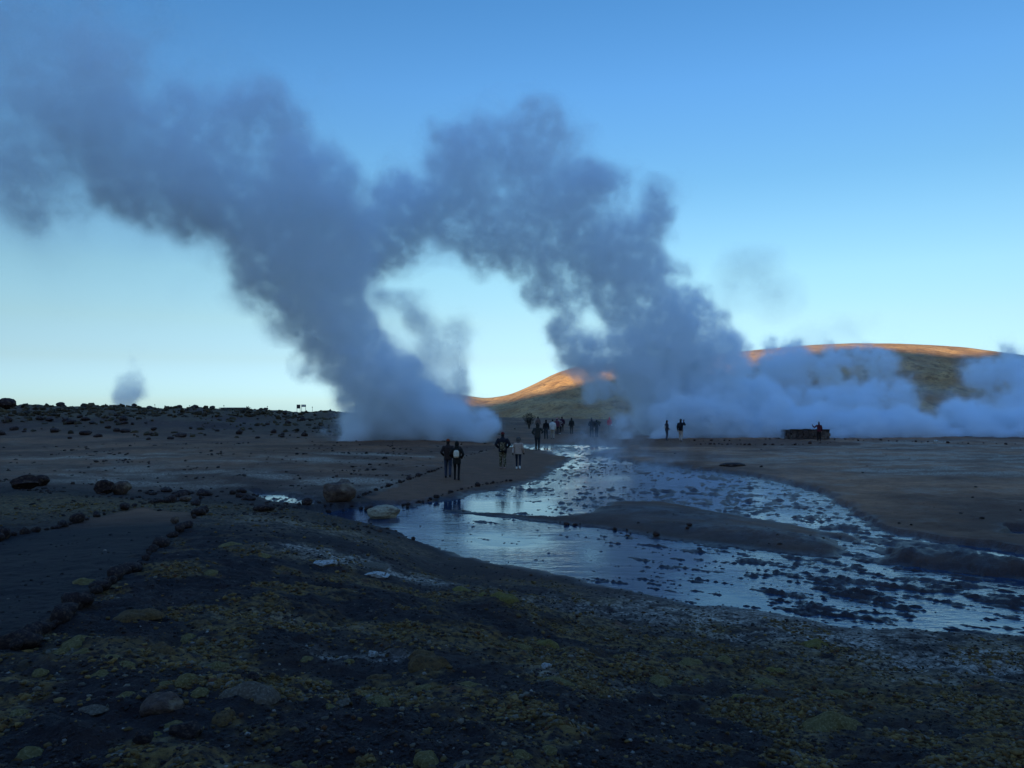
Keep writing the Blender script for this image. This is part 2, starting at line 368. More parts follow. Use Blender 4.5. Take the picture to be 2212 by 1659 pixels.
# ---------------------------------------------------------------- hills on the horizon and the mountain behind the viewer that keeps the sun off the basin
def hill(name, crest, D, back, mat, foot=-42, nfr=90):
    """crest: (column, row) at distance D; slopes fall towards the viewer"""
    cx = np.array([c[0] for c in crest], float); cz = np.array([(HZ-c[1])/F*D+CAM_H for c in crest], float)
    az = np.linspace(cx[0], cx[-1], 420); zc = np.interp(az, cx, cz)
    k = np.ones(13)/13; zc = np.convolve(np.pad(zc, 6, mode='edge'), k, 'valid')
    t = np.concatenate([np.linspace(0, 1, nfr), np.linspace(1.03, 1.6, 16)])
    T, AZ = np.meshgrid(t, az, indexing='ij'); ZC = np.broadcast_to(zc, T.shape)
    dist = D-back+back*T
    X = (AZ-1106)/F*D+0*T; Y = dist
    prof = np.where(T <= 1, sstep(0, 1.12, T)/sstep(0, 1.12, np.array(1.0)), 1-((T-1)/.6)**2*.6)
    Z = foot+(ZC-foot)*prof
    g1 = fbm2(X, Y, back*.35, 5, 61, ridge=True)
    Z = Z+(g1-.5)*back*.02*np.sin(np.clip(T, 0, 1)*math.pi)*1.4+fbm2(X, Y, 40, 3, 62)*.5
    V = np.stack([X, Y, Z], -1).reshape(-1, 3); nn = len(az)
    a, b = np.meshgrid(np.arange(len(t)-1), np.arange(nn-1), indexing='ij')
    Qh = np.stack([a*nn+b, a*nn+b+1, (a+1)*nn+b+1, (a+1)*nn+b], -1).reshape(-1, 4)
    o = np_mesh(name, V, Qh, mat); tag(o, kind='structure'); return o
hm = Mat('hill_slope')
hp = hm.geo()
hc = hm.mix(hm.rng(hm.noise(.02, 6, .6, hp), .35, .65), (.31, .160, .066), (.54, .320, .130))
hc = hm.mix(hm.rng(hm.noise(.06, 6, .7, hp), .52, .62), hc, (.24, .13, .055)); hc = hm.mix(hm.rng(hm.noise(.25, 4, .7, hp), .5, .7), hc, (.22, .13, .06))
hm.base(hc); hm.rough(.95); hm.bump(hm.noise(.08, 6, .6, hp), 3.0, .8)
hill('hills', [(700,905),(800,892),(880,868),(940,849),(980,850),(1020,856),(1050,861),(1100,853),(1150,832),(1200,806),(1250,790),(1290,786),(1330,787),(1400,789),(1470,795),(1560,815),(1650,840),(1750,870),(1900,900)], 1150, 420, hm.m)
hill('hills', [(1150,900),(1250,850),(1350,805),(1450,780),(1560,764),(1640,755),(1750,745),(1850,741),(1950,742),(2080,749),(2150,759),(2212,768),(2400,790),(2700,830),(3100,890)], 1500, 560, hm.m)

def shade_z(px):       # how high the mountain's shadow reaches on the hills, by column
    return np.interp(px, [600,960,1050,1150,1250,1350,1480,1560,1640,1750,1850,1950,2040,2130,2212,2500], [0,4,9,18,35,50,88,113,121,144,145,132,122,121,146,150])
MD = 900.0
az = np.linspace(-600, 3400, 160)
hx = (az-1106)/F*1150; hy = np.full_like(hx, 1000.)
L = (hy+MD)/math.cos(SUN_AZ-math.pi)
mx = hx+math.tan(SUN_AZ-math.pi)*-(-1)*(0)  # placeholder, set below
s_h = Vector((sdir.x, sdir.y)); s_h.normalize()
tt_ = (hy+MD)/(-s_h.y); mx = hx+s_h.x*tt_; my = np.full_like(mx, -MD)
mz = shade_z(az)+tt_*math.tan(SUN_EL)
V = []; nn = len(mx)
for off, fz in ((260, -.05), (90, .62), (0, 1.0), (-160, .5), (-420, -.05)):
    for q in range(nn): V.append((mx[q], my[q]+off, mz[q]*fz))
Qm = [(a*nn+b, a*nn+b+1, (a+1)*nn+b+1, (a+1)*nn+b) for a in range(4) for b in range(nn-1)]
mtn = mesh_obj('mountain', V, Qm, hm.m); tag(mtn, kind='structure')

# ---------------------------------------------------------------- steam: density worked out on a grid, carried into a volume by geometry nodes
def vnoise3(x, y, z, seed):
    rs = np.random.RandomState(seed); n = 32
    L = rs.rand(n, n, n).astype(np.float32)
    xi = np.floor(x).astype(np.int32); yi = np.floor(y).astype(np.int32); zi = np.floor(z).astype(np.int32)
    xf = x-xi; yf = y-yi; zf = z-zi
    xf = xf*xf*(3-2*xf); yf = yf*yf*(3-2*yf); zf = zf*zf*(3-2*zf)
    x0 = xi % n; x1 = (xi+1) % n; y0 = yi % n; y1 = (yi+1) % n; z0 = zi % n; z1 = (zi+1) % n
    def q(a, b): return L[a, b, z0]*(1-zf)+L[a, b, z1]*zf
    return (q(x0, y0)*(1-yf)+q(x0, y1)*yf)*(1-xf)+(q(x1, y0)*(1-yf)+q(x1, y1)*yf)*xf
def fbm3(x, y, z, scale, octv, seed, gain=.5, billow=False):
    s = 0; a = 1; t = 0; x = x/scale; y = y/scale; z = z/scale
    for k in range(octv):
        n = vnoise3(x, y, z, seed+k)
        if billow: n = np.abs(2*n-1)
        s = s+a*n; t += a; a *= gain; x = x*2.07+3.1; y = y*2.07+7.7; z = z*2.07+1.3
    return s/t
def steam_group():
    ng = bpy.data.node_groups.new('steam_grid', 'GeometryNodeTree')
    ng.interface.new_socket('Geometry', in_out='INPUT', socket_type='NodeSocketGeometry')
    for nm in ('Min', 'Max'): ng.interface.new_socket(nm, in_out='INPUT', socket_type='NodeSocketVector')
    for nm in ('NX', 'NY', 'NZ'): ng.interface.new_socket(nm, in_out='INPUT', socket_type='NodeSocketInt')
    ng.interface.new_socket('Material', in_out='INPUT', socket_type='NodeSocketMaterial')
    ng.interface.new_socket('Geometry', in_out='OUTPUT', socket_type='NodeSocketGeometry')
    N = ng.nodes.new; L = ng.links.new
    gi = N('NodeGroupInput'); go = N('NodeGroupOutput'); vc = N('GeometryNodeVolumeCube'); sm = N('GeometryNodeSetMaterial')
    L(gi.outputs['Min'], vc.inputs['Min']); L(gi.outputs['Max'], vc.inputs['Max'])
    for a, b in (('NX', 'Resolution X'), ('NY', 'Resolution Y'), ('NZ', 'Resolution Z')): L(gi.outputs[a], vc.inputs[b])
    p = N('GeometryNodeInputPosition')
    def vm(op, a, b):
        x = N('ShaderNodeVectorMath'); x.operation = op
        L(a, x.inputs[0]); L(b, x.inputs[1]); return x.outputs[0]
    def ma(op, a, b):
        x = N('ShaderNodeMath'); x.operation = op
        for q, v in ((0, a), (1, b)):
            if isinstance(v, (int, float)): x.inputs[q].default_value = v
            else: L(v, x.inputs[q])
        return x.outputs[0]
    f = vm('DIVIDE', vm('SUBTRACT', p.outputs[0], gi.outputs['Min']), vm('SUBTRACT', gi.outputs['Max'], gi.outputs['Min']))
    sp = N('ShaderNodeSeparateXYZ'); L(f, sp.inputs[0])
    def idx(o, nm): return ma('ROUND', ma('MULTIPLY', o, ma('SUBTRACT', gi.outputs[nm], 1)), 0)
    ix, iy, iz = idx(sp.outputs[0], 'NX'), idx(sp.outputs[1], 'NY'), idx(sp.outputs[2], 'NZ')
    row = N('FunctionNodeIntegerMath'); row.operation = 'MULTIPLY_ADD'       # integers, so that large indices stay exact
    L(ix, row.inputs[0]); L(gi.outputs['NY'], row.inputs[1]); L(iy, row.inputs[2])
    cell = N('FunctionNodeIntegerMath'); cell.operation = 'MULTIPLY_ADD'
    L(row.outputs[0], cell.inputs[0]); L(gi.outputs['NZ'], cell.inputs[1]); L(iz, cell.inputs[2])
    na = N('GeometryNodeInputNamedAttribute'); na.data_type = 'FLOAT'; na.inputs['Name'].default_value = 'dens'
    si = N('GeometryNodeSampleIndex'); si.data_type = 'FLOAT'; si.clamp = True
    L(gi.outputs['Geometry'], si.inputs['Geometry'])
    L(na.outputs['Attribute'], si.inputs['Value']); L(cell.outputs[0], si.inputs['Index'])
    L(si.outputs[0], vc.inputs['Density'])
    L(vc.outputs[0], sm.inputs[0]); L(gi.outputs['Material'], sm.inputs['Material']); L(sm.outputs[0], go.inputs[0])
    return ng
SG = steam_group()
def steam_mat(name, dens, aniso=0.0, fine=.9, ragged=1.0, col=(1, 1, 1)):
    m = bpy.data.materials.new(name); m.use_nodes = True; t = m.node_tree; t.nodes.remove(t.nodes['Principled BSDF'])
    v = t.nodes.new('ShaderNodeVolumePrincipled'); v.inputs['Color'].default_value = (*col, 1); v.inputs['Density'].default_value = dens
    v.inputs['Anisotropy'].default_value = aniso
    v.inputs['Density Attribute'].default_value = ''
    N = t.nodes.new; a = N('ShaderNodeAttribute'); a.attribute_name = 'density'; n = N('ShaderNodeTexNoise'); n.inputs['Scale'].default_value = fine; n.inputs['Detail'].default_value = 3; n.inputs['Roughness'].default_value = .6
    c = N('ShaderNodeTexCoord'); t.links.new(c.outputs['Object'], n.inputs['Vector'])
    r = N('ShaderNodeMapRange'); t.links.new(n.outputs[0], r.inputs[0])
    for i, q in zip((1, 2, 3, 4), (.36, .62, 1-.78*ragged, 1+.75*ragged)): r.inputs[i].default_value = q
    k = N('ShaderNodeMath'); k.operation = 'MULTIPLY'; t.links.new(a.outputs['Fac'], k.inputs[0]); t.links.new(r.outputs[0], k.inputs[1])
    k2 = N('ShaderNodeMath'); k2.operation = 'MULTIPLY'; t.links.new(k.outputs[0], k2.inputs[0]); k2.inputs[1].default_value = dens; t.links.new(k2.outputs[0], v.inputs['Density'])
    t.links.new(v.outputs[0], t.nodes['Material Output'].inputs['Volume']); return m
SC = .35
def steam(name, label, lo, hi, vox, blobs, dens, amp=1.75, nscale=5.0, soft=.32, seed=1, octv=5, torn=1.0, ragged=1.0, col=(.985, .997, 1.0), group=None):
    """blobs: (x, y, z, radius, weight); a billowing body where noise eats into their rims"""
    lo = np.array(lo, float); hi = np.array(hi, float)
    n = np.maximum(4, np.ceil((hi-lo)/vox).astype(int)); ax = [np.linspace(lo[k], hi[k], n[k]).astype(np.float32) for k in range(3)]
    Bf = np.zeros(n, np.float32)
    for bx, by, bz, br, bw in blobs:
        sl_ = []
        for k, c in enumerate((bx, by, bz)):
            a = np.searchsorted(ax[k], c-br); b = np.searchsorted(ax[k], c+br); sl_.append(slice(a, b))
        if any(q.stop <= q.start for q in sl_): continue
        dx = ((ax[0][sl_[0]]-bx)/br)[:, None, None]; dy = ((ax[1][sl_[1]]-by)/br)[None, :, None]; dz = ((ax[2][sl_[2]]-bz)/br)[None, None, :]
        d2 = dx*dx+dy*dy+dz*dz
        k = np.clip(1-d2, 0, 1); Bf[tuple(sl_)] += bw*k*k
    D = np.zeros(n, np.float32); act = Bf > .02
    X, Y, Z = np.meshgrid(*ax, indexing='ij')
    X, Y, Z, bf = X[act], Y[act], Z[act], Bf[act]
    wx = (fbm3(X, Y, Z, nscale*1.6, 3, seed+50)-.5)*nscale*1.2; wz = (fbm3(X, Y, Z, nscale*1.6, 3, seed+60)-.5)*nscale*1.2
    bl = 1-fbm3(X+wx, Y, Z+wz, nscale, octv, seed, .60, True)           # rounded billows
    fb = fbm3(X+wx, Y, Z+wz, nscale*2.5, 3, seed+30)
    f = np.minimum(bf, 1.3)+amp*((bl-.62)*.9+(fb-.5)*1.1)-.42
    edge = np.minimum.reduce([X-lo[0], hi[0]-X, Y-lo[1], hi[1]-Y, hi[2]-Z])/(3*vox)
    gap = sstep(.30, .62, fbm3(X, Y, Z, nscale*1.9, 3, seed+90, .6)); up = np.clip((Z-6)/16, 0, 1)*torn
    so = soft*(1+np.clip(Z, 0, 40)/14)*(.55+.9*fbm3(X, Y, Z, nscale*3, 2, seed+80))
    D[act] = (1+2.2*np.exp(-Z/5))*(np.clip(f/so, 0, 1)**1.4*np.clip(.35+.65*bf, 0, 1)*(1-up*(1-gap)*.85)+.05*np.clip((f+.45)/.5, 0, 1)**2)*np.clip(edge, 0, 1)
    me = bpy.data.meshes.new(name); N_ = int(n.prod())
    me.vertices.add(N_); a = me.attributes.new('dens', 'FLOAT', 'POINT'); a.data.foreach_set('value', D.ravel())
    m = steam_mat(name, dens, col=col, fine=4.2/nscale, ragged=ragged); me.materials.append(m)
    o = bpy.data.objects.new(name, me); COL.objects.link(o)
    md = o.modifiers.new('steam_grid', 'NODES'); md.node_group = SG
    ids = {s.name: s.identifier for s in SG.interface.items_tree if s.in_out == 'INPUT'}
    md[ids['Min']] = tuple(float(v) for v in lo); md[ids['Max']] = tuple(float(v) for v in hi)
    for k, q in enumerate(('NX', 'NY', 'NZ')): md[ids[q]] = int(n[k])
    md[ids['Material']] = m
    tag(o, label, 'steam', group, 'stuff')
    return o
_sr = random.Random(11)
def pblobs(lst, d0, jitter=.35, sub=3, seed=0):
    """lst: (column, row, radius in columns, distance, weight) -> blobs in metres, each broken into a few smaller ones"""
    rr = random.Random(seed); out = []
    for px, py, pr, d, wt in lst:
        d = d or d0; r = pr/F*d; c = pix_to(px, py, d)
        out.append((c.x, c.y, c.z, r*1.25, wt*.75))
        for _ in range(sub):
            v = Vector((rr.gauss(0, 1), rr.gauss(0, .8), rr.gauss(0, 1))).normalized()*r*rr.uniform(.45, .95)
            q = c+v; out.append((q.x, q.y, max(q.z, 0), r*rr.uniform(.45, .75), wt*.6))
    return out
G1 = 'steam rising from the geyser field'
A_ = [(760,935,55,0,1),(820,925,70,0,1),(900,925,70,0,1),(700,945,30,0,.8),(980,930,60,0,1),(1050,935,50,0,.8),(860,870,85,0,1.1),(790,865,70,0,1),(950,880,65,0,.9),(1030,890,55,0,.6),
      (790,800,90,0,1.1),(860,815,70,0,1.05),(730,790,45,0,.9),(750,730,100,0,1.1),(680,730,50,0,.9),(720,660,105,0,1.1),(630,640,70,0,.9),(690,590,115,0,1.1),(570,600,75,0,.75),
      (640,530,120,0,1.1),(540,540,90,0,.8),(740,520,85,0,.9),(590,450,140,0,1.1),(470,470,110,0,.75),(700,420,130,0,1),(790,400,85,0,.75),(530,360,150,0,1),(390,400,130,0,.8),(650,330,120,0,.85),
      (410,310,150,0,.85),(560,240,110,0,.75),(290,340,140,0,.75),(190,300,150,0,.75),(300,220,140,0,.7),(90,270,150,0,.75),(50,340,130,0,.65),(160,180,150,0,.7),(40,170,150,0,.7),(60,70,150,0,.65),(190,90,120,0,.5),(-40,20,150,0,.65),(-50,260,140,0,.7),(650,200,90,0,.5),(100,0,140,0,.6),(280,10,120,0,.45),(330,60,120,0,.45),(450,170,110,0,.45),(0,400,130,0,.5),(180,420,110,0,.45),(330,470,90,0,.5),(520,620,60,0,.5),(600,700,50,0,.5),(660,790,40,0,.5)]
steam('steam', 'tall grey-blue steam column leaning left from the ground behind the hooded couple', (-48,49,-.2), (4,74,42), .26, pblobs(A_, 61, seed=1), .62, nscale=5.0, seed=3, group=G1)
B_ = [(1060,400,120,0,1),(1080,500,90,0,1),(1000,300,80,0,.8),(1090,280,90,0,.9),(1160,240,60,0,.7),(1040,560,50,0,.5),(1480,925,80,0,1),(1430,932,52,0,.85),(1550,930,60,0,.9),(1450,865,85,0,1),(1520,850,70,0,1),(1390,815,65,0,.9),(1410,760,95,0,1.1),(1490,740,85,0,1),(1555,750,55,0,.9),(1400,680,100,0,1.1),(1340,650,60,0,.8),(1480,660,75,0,1),
      (1250,750,62,0,1),(1215,700,45,0,.9),(1290,775,50,0,.8),(1350,580,100,0,1),(1275,580,65,0,.85),(1440,580,65,0,1),(1510,640,45,0,.9),(1565,690,45,0,.7),(1290,490,95,0,1),(1380,480,100,0,1),(1425,490,55,0,1),(1180,570,55,0,.85),(1140,610,45,0,.8),
      (1200,480,105,0,1.05),(1100,450,105,0,1),(1200,380,125,0,1.1),(1100,350,110,0,1),(1160,290,100,0,1),(1270,390,70,0,.9),(1010,450,95,0,1),(1000,370,90,0,.85),(930,490,80,0,.9),(880,440,80,0,.85),(950,310,70,0,.7),(830,500,80,0,.8),(1020,270,60,0,.5),(1180,625,55,0,.9),(1235,650,48,0,.8),(1290,640,50,0,.8),(1110,560,45,0,.8),(1170,540,70,0,.9),(1240,550,70,0,.95),(1560,800,60,0,.95),(1590,860,50,0,.9),(1600,740,40,0,.7),(1460,420,50,0,.6),(1330,380,60,0,.6),(1000,520,60,0,.7),(1060,530,45,0,.6),(840,470,95,0,.9),(780,530,80,0,.75),(880,550,50,0,.6),(900,400,90,0,.8),(820,560,60,0,.6),(1330,780,45,0,.6)]
steam('steam', 'arching grey-blue steam cloud that rises at centre right and curls over to the left', (-20,62,-.2), (24,88,37), .25, pblobs(B_, 74, seed=2), .62, torn=.6, nscale=5.0, seed=23, group=G1)
D_ = [(870,640,70,0,.8),(900,700,75,0,.95),(950,745,70,0,1),(930,800,75,0,1),(980,830,65,0,1),(850,765,60,0,.8),(1000,710,50,0,.7),(805,650,60,0,.7),(890,600,50,0,.7),(940,870,80,0,1),(880,880,80,0,.9),(900,830,60,0,.8),(1010,780,40,0,.6)]
steam('steam', 'thin ragged steam wisp in the gap between the two large columns', (-15,62,0), (-1,78,13.5), .25, pblobs(D_, 69, seed=5), .42, ragged=.4, nscale=2.6, torn=0, amp=1.1, soft=.7, seed=43, group=G1)
C_ = [(1350,880,50,70,.5),(1340,925,35,69,.4),(1450,905,50,70,1),(2060,850,45,80,.45),(1290,830,50,74,.7),(1300,805,40,77,.6),(1500,900,60,70,1),(1560,905,62,70,1),(1625,870,75,76,1),(1690,925,70,70,1),(1560,830,50,77,.8),(1740,875,60,77,.9),(1770,925,55,70,1),(1840,885,60,74,1),(1860,930,60,70,1),
      (1935,865,62,74,.95),(1960,925,62,70,1),(2020,935,50,70,.9),(1800,810,60,83,.6),(1700,805,65,83,.7),(1880,795,80,84,.65),(1760,775,60,85,.55),(1980,810,70,84,.45),(2070,905,62,73,.9),(2140,875,70,77,.85),(2180,820,80,81,.75),(2212,930,80,71,1),(2270,880,90,76,1),(2110,940,60,70,1),(2090,800,45,83,.35),(1640,800,60,83,.55),(2300,800,90,80,.8),(2350,900,90,74,1),(1580,770,45,83,.6),(1470,830,55,76,.8)]
C_ += [(x, y, r, 84, .75) for x, y, r in ((1350,810,40),(1660,770,45),(1720,760,45),(1800,765,45),(1860,765,40),(1900,780,50),(2120,800,45),(2200,790,45),(2240,830,60),(1700,840,55),(1820,850,50),(1620,910,50),(1480,790,50))]
C_ += [(x, 951, 30, 69, .9) for x in range(1430, 2420, 48)]
steam('steam', 'long bank of billowing white steam along the ground in front of the right hill', (3,64,-.3), (66,96,12), .27, pblobs(C_, 75, seed=7), .85, nscale=3.2, seed=63, group=G1, amp=1.6, soft=.3)
E_ = [(1350,985,70,46,.6),(1280,955,60,50,.6),(1330,930,55,52,.6),(1390,950,50,50,.55),(1240,980,50,48,.5),(1450,1000,60,42,.45),(1180,960,50,50,.4),(1560,1005,50,42,.35),(1300,1010,60,42,.5),(1400,1030,60,38,.35)]
steam('steam', 'faint mist drifting over the stream in front of the group of walkers', (0,34,.02), (15,58,5), .2, pblobs(E_, 45, seed=9), .15, nscale=2.2, seed=83, soft=.8, group=G1)
E2 = [(1720,1000,45,31,.5),(1740,1050,50,28,.5),(1700,1090,50,26,.45),(1760,1110,40,25,.45),(1690,950,35,33,.3)]
steam('steam', 'faint wisp of vapour over the right bend of the upper stream', (7,22,.02), (14,36,3), .16, pblobs(E2, 28, seed=10), .16, nscale=1.6, seed=93, soft=.8, group=G1)
F_ = [(272,872,34,0,1.2),(260,855,34,0,1.1),(285,845,38,0,1.2),(300,838,26,0,1),(270,825,30,0,.9),(288,810,26,0,.8),(290,790,26,0,.6),(284,765,26,0,.5),(300,745,22,0,.45)]
steam('steam', 'small distant puff of steam behind the left ridge beside the pale hut', (-120,214,-3), (-95,230,20), .5, pblobs(F_, 222, seed=11), .11, ragged=.3, nscale=3, amp=1.0, soft=.7, seed=103, group=G1)
H_ = [(1610,600,70,0,.55),(1680,640,60,0,.5),(1560,640,50,0,.45),(1650,560,50,0,.4),(1820,725,50,130,.45),(1870,712,35,130,.45),(1760,735,45,130,.35),(2130,715,40,130,.3),(1940,728,40,130,.3)]
steam('steam', 'faint pale shred of steam floating above the right hill', (25,104,8), (85,136,27), .6, pblobs(H_, 116, seed=12), .25, ragged=.4, nscale=5, seed=113, soft=.8, group=G1)
V_ = [(250,60,260,0,.6),(420,140,180,0,.5),(200,450,190,0,.6),(380,500,130,0,.6),(50,420,190,0,.7),(100,430,200,0,.7),(300,520,130,0,.6),(120,580,110,0,.5),(420,600,90,0,.5),(-60,500,150,0,.6),(-60,300,220,0,.7),(520,660,60,0,.45),(60,90,200,0,.6)]
steam('steam', 'thin veil of spent steam spread across the left of the sky', (-66,72,3), (-16,94,46), .8, pblobs(V_, 82, seed=13), .08, ragged=.3, nscale=9, seed=123, soft=1.0, amp=.8, group=G1)
#STEAMLIST

#OBJECTS
# ---------------------------------------------------------------- where a line of sight meets the ground
def hits(pts, lo=3.0, hi=150.0, n=700):
    pts = np.array(pts, float); d = np.geomspace(lo, hi, n)
    X = (pts[:, 0:1]-1106)/F*d[None]; Y = np.broadcast_to(d, X.shape); Zr = CAM_H-(pts[:, 1:2]-HZ)/F*d[None]
    G = ground_z(X, Y); under = Zr <= G
    k = np.where(under.any(1), under.argmax(1), n-1); k0 = np.maximum(k-1, 0); q = np.arange(len(pts))
    a = Zr[q, k0]-G[q, k0]; b = G[q, k]-Zr[q, k]; t = np.where(a+b > 1e-6, a/(a+b+1e-9), 0)
    dd = d[k0]+(d[k]-d[k0])*np.clip(t, 0, 1); x = (pts[:, 0]-1106)/F*dd
    return [Vector((float(x[i]), float(dd[i]), float(ground_z(np.array([x[i]]), np.array([dd[i]]))[0]))) for i in range(len(pts))]
def gz1(x, y): return float(ground_z(np.array([x]), np.array([y]))[0])
def along(poly, n, jit=2.0, rnd=random):
    P = np.array(poly, float); s = np.concatenate([[0], np.cumsum(np.hypot(*np.diff(P, axis=0).T))])
    out = []
    for i in range(n):
        t = (i+.5+rnd.uniform(-.35, .35))/n*s[-1]
        out.append((np.interp(t, s, P[:, 0])+rnd.uniform(-jit, jit), np.interp(t, s, P[:, 1])+rnd.uniform(-jit, jit)*.35))
    return out

# ---------------------------------------------------------------- stones and boulders
import bmesh
def stone_mat(name, a, b, c=None, sc=9, lich=.0):
    m = Mat(name); o = m.obj()
    col = m.mix(m.rng(m.noise(sc, 6, .65, o), .35, .68), a, b)
    if c: col = m.mix(m.rng(m.noise(sc*.35, 4, .6, o), .52, .62), col, c)
    m.base(col); m.rough(.88); m.bump(m.noise(sc*1.6, 7, .7, o), .05, .9); return m.m
M_DARK = stone_mat('dark_lava_stone', (.022, .010, .008), (.075, .036, .026), (.12, .07, .045))
M_RED = stone_mat('red_brown_stone', (.05, .022, .015), (.14, .065, .042))
M_PALE = stone_mat('pale_sinter_rock', (.30, .20, .11), (.55, .42, .26), (.20, .12, .07), 5)
M_WHITE = stone_mat('white_mineral_rock', (.45, .36, .28), (.85, .78, .66), (.20, .12, .07), 7)
M_GREY = stone_mat('weathered_boulder', (.075, .038, .025), (.19, .11, .07), (.26, .17, .10), 3)
def rock_mesh(seed, mat, sub=3, angular=.5, flat=1.0):
    rs = np.random.RandomState(seed); bm = bmesh.new(); bmesh.ops.create_icosphere(bm, subdivisions=sub, radius=1)
    V = np.array([v.co[:] for v in bm.verts])
    for _ in range(9):
        n = rs.normal(size=3); n /= np.linalg.norm(n); h = rs.uniform(.55, .9)
        d = V@n; cut = np.clip(d-h, 0, None); V -= np.outer(cut*angular*1.3, n)
    for k, (f, a) in enumerate(((1.3, .16), (3.1, .07), (7, .035), (15, .015))):
        nn = fbm2(V[:, 0]*f+seed, V[:, 1]*f+V[:, 2]*f*1.3, 1, 2, seed % 9+k); V *= (1+a*nn)[:, None]
    V[:, 2] *= flat
    for v, c in zip(bm.verts, V): v.co = c
    me = bpy.data.meshes.new('stone'); bm.to_mesh(me); bm.free(); me.materials.append(mat)
    me.polygons.foreach_set('use_smooth', [True]*len(me.polygons)); return me
ROCKS = {k: [rock_mesh(s+q, m, 2 if k in 'DR' else 3) for q in range(6)] for k, m, s in (('D', M_DARK, 10), ('R', M_RED, 30), ('P', M_PALE, 50))}
def put_rock(name, me, p, sx, sy, sz, label, group=None, cat='stone', sink=.3, rz=None):
    o = bpy.data.objects.new(name, me); COL.objects.link(o)
    o.location = (p.x, p.y, p.z+sz*(1-sink)-sz*.12); o.scale = (sx, sy, sz); o.rotation_euler = (0, 0, rz if rz is not None else random.uniform(0, 6.28))
    tag(o, label, cat, group); return o
rows_ = [
 ([(448,1102),(428,1116),(404,1140),(372,1162),(330,1192),(308,1218),(250,1252),(180,1302),(120,1352),(48,1396)], 58, .15, .30, 'D', 'dark stone edging the right of the near path', 'stones edging the near left path', 3),
 ([(-10,1166),(60,1152),(130,1140),(185,1124),(230,1110),(285,1096),(330,1086),(385,1083),(436,1092)], 34, .13, .26, 'D', 'dark stone edging the far side of the near path', 'stones edging the near left path', 3),
 ([(770,1076),(805,1062),(840,1050),(900,1030),(965,1008),(1010,985),(1060,970),(1112,961)], 60, .13, .24, 'D', 'dark stone in the row behind the hooded couple', 'stones edging the middle path', 2),
 ([(858,1095),(930,1079),(980,1061),(1050,1046),(1115,1037)], 34, .11, .24, 'D', 'dark stone between the walkers and the stream', 'stones edging the middle path', 2),
 ([(1487,960),(1560,960),(1640,961),(1720,961),(1790,957),(1818,955)], 34, .12, .26, 'R', 'low stone on the flat below the block wall', 'stones edging the far path', 3),
 ([(1395,952),(1480,953),(1580,952),(1650,949),(1702,948)], 26, .12, .22, 'R', 'low stone between standing pair and block wall', 'stones edging the far path', 2),
 ([(1798,950),(1880,951),(1960,954),(2060,957),(2150,959),(2230,961)], 30, .12, .30, 'R', 'low brown stone right of the block wall', 'stones edging the far path', 3),
]
for poly, n, a, b, kind, lab, grp, jit in rows_:
    for qi, p in enumerate(hits(along(poly, n, jit))):
        end_ = ('first quarter of its row', 'second quarter of its row', 'third quarter of its row', 'last quarter of its row')[min(3, int(4*qi/n))]
        if random.random() < .14: continue
        s = (a*.7+(b*1.2-a*.7)*random.random()**2.6)*.5*(1 if p.y > 12 else .75)
        put_rock('stone', random.choice(ROCKS[kind]), p, s*random.uniform(.8, 1.5), s, s*random.uniform(.6, 1.0), lab+', '+end_, grp)
def scatter(x0, x1, y0, y1, n, a, b, kind, lab, grp, cat='stone', name='stone'):
    for p in hits([(random.uniform(x0, x1), random.uniform(y0, y1)) for _ in range(n)]):
        s = (a+(b-a)*random.random()**2.5)*.6
        put_rock(name, random.choice(ROCKS[kind]), p, s*random.uniform(.8, 1.5), s, s*random.uniform(.5, .8), lab, grp, cat)
scatter(285, 560, 1062, 1080, 30, .12, .45, 'D', 'dark stone lying in the creek bed beyond the near left path', 'stones in the creek bed')
scatter(560, 800, 1086, 1108, 22, .10, .35, 'D', 'dark stone by the small pool left of the pale rock', 'stones by the small pool')
scatter(1180, 1500, 1108, 1160, 14, .05, .16, 'R', 'small reddish stone on the low bar between the two stream channels', 'stones on the stream bar')
scatter(0, 700, 925, 950, 26, .3, .8, 'D', 'dark boulder strewn at the foot of the left ridge', 'boulders at the foot of the left ridge', 'boulder', 'boulder')
scatter(0, 715, 893, 918, 26, .3, .9, 'D', 'dark boulder on the slope of the left ridge', 'boulders on the slope of the left ridge', 'boulder', 'boulder')
crestp = [(random.uniform(-10, 620), 0) for _ in range(34)]+[(205,0),(118,0),(330,0),(420,0),(60,0)]
for px, _ in crestp:
    d = random.uniform(108, 117); x = lat(px, d); s = .15+.42*random.random()**2
    put_rock('boulder', random.choice(ROCKS['D']), Vector((x, d, gz1(x, d))), s*1.4, s, s*.8, 'dark rounded boulder on the skyline of the left ridge', 'boulders on the skyline', 'boulder', .2)
def big(px, py, wpx, hpx, mat, label, seed, ang=.5, flat=1.0, sink=.12, name='boulder', sub=4, cone=0):
    p = hits([(px, py)])[0]; me = rock_mesh(seed, mat, sub, ang); r = wpx/2/F*p.y; h = hpx/F*p.y
    if cone:
        for v in me.vertices:
            k = 1-cone*max(0, v.co.z); v.co.x *= k; v.co.y *= k
    o = bpy.data.objects.new(name, me); COL.objects.link(o); zs = h/(2-sink*2)*1.12
    o.location = (p.x, p.y+r*.5, p.z+zs*(1-2*sink)); o.scale = (r, r*.8, zs); o.rotation_euler = (0, 0, seed*1.1 % .8)
    tag(o, label, 'boulder'); return o
big(724, 1084, 84, 50, M_GREY, 'large brown cone-shaped boulder with a paler foot left of the stone row', 71, .9, cone=.42)
big(825, 1121, 76, 26, M_PALE, 'smooth pale yellowish rock lying in the still pool', 79, .2, sink=.2)
big(222, 1066, 40, 27, M_DARK, 'dark angular boulder, left one of the touching pair beyond the near path', 73, .9)
big(260, 1068, 44, 30, M_GREY, 'rounded dark boulder, right one of the touching pair beyond the near path', 74, .4)
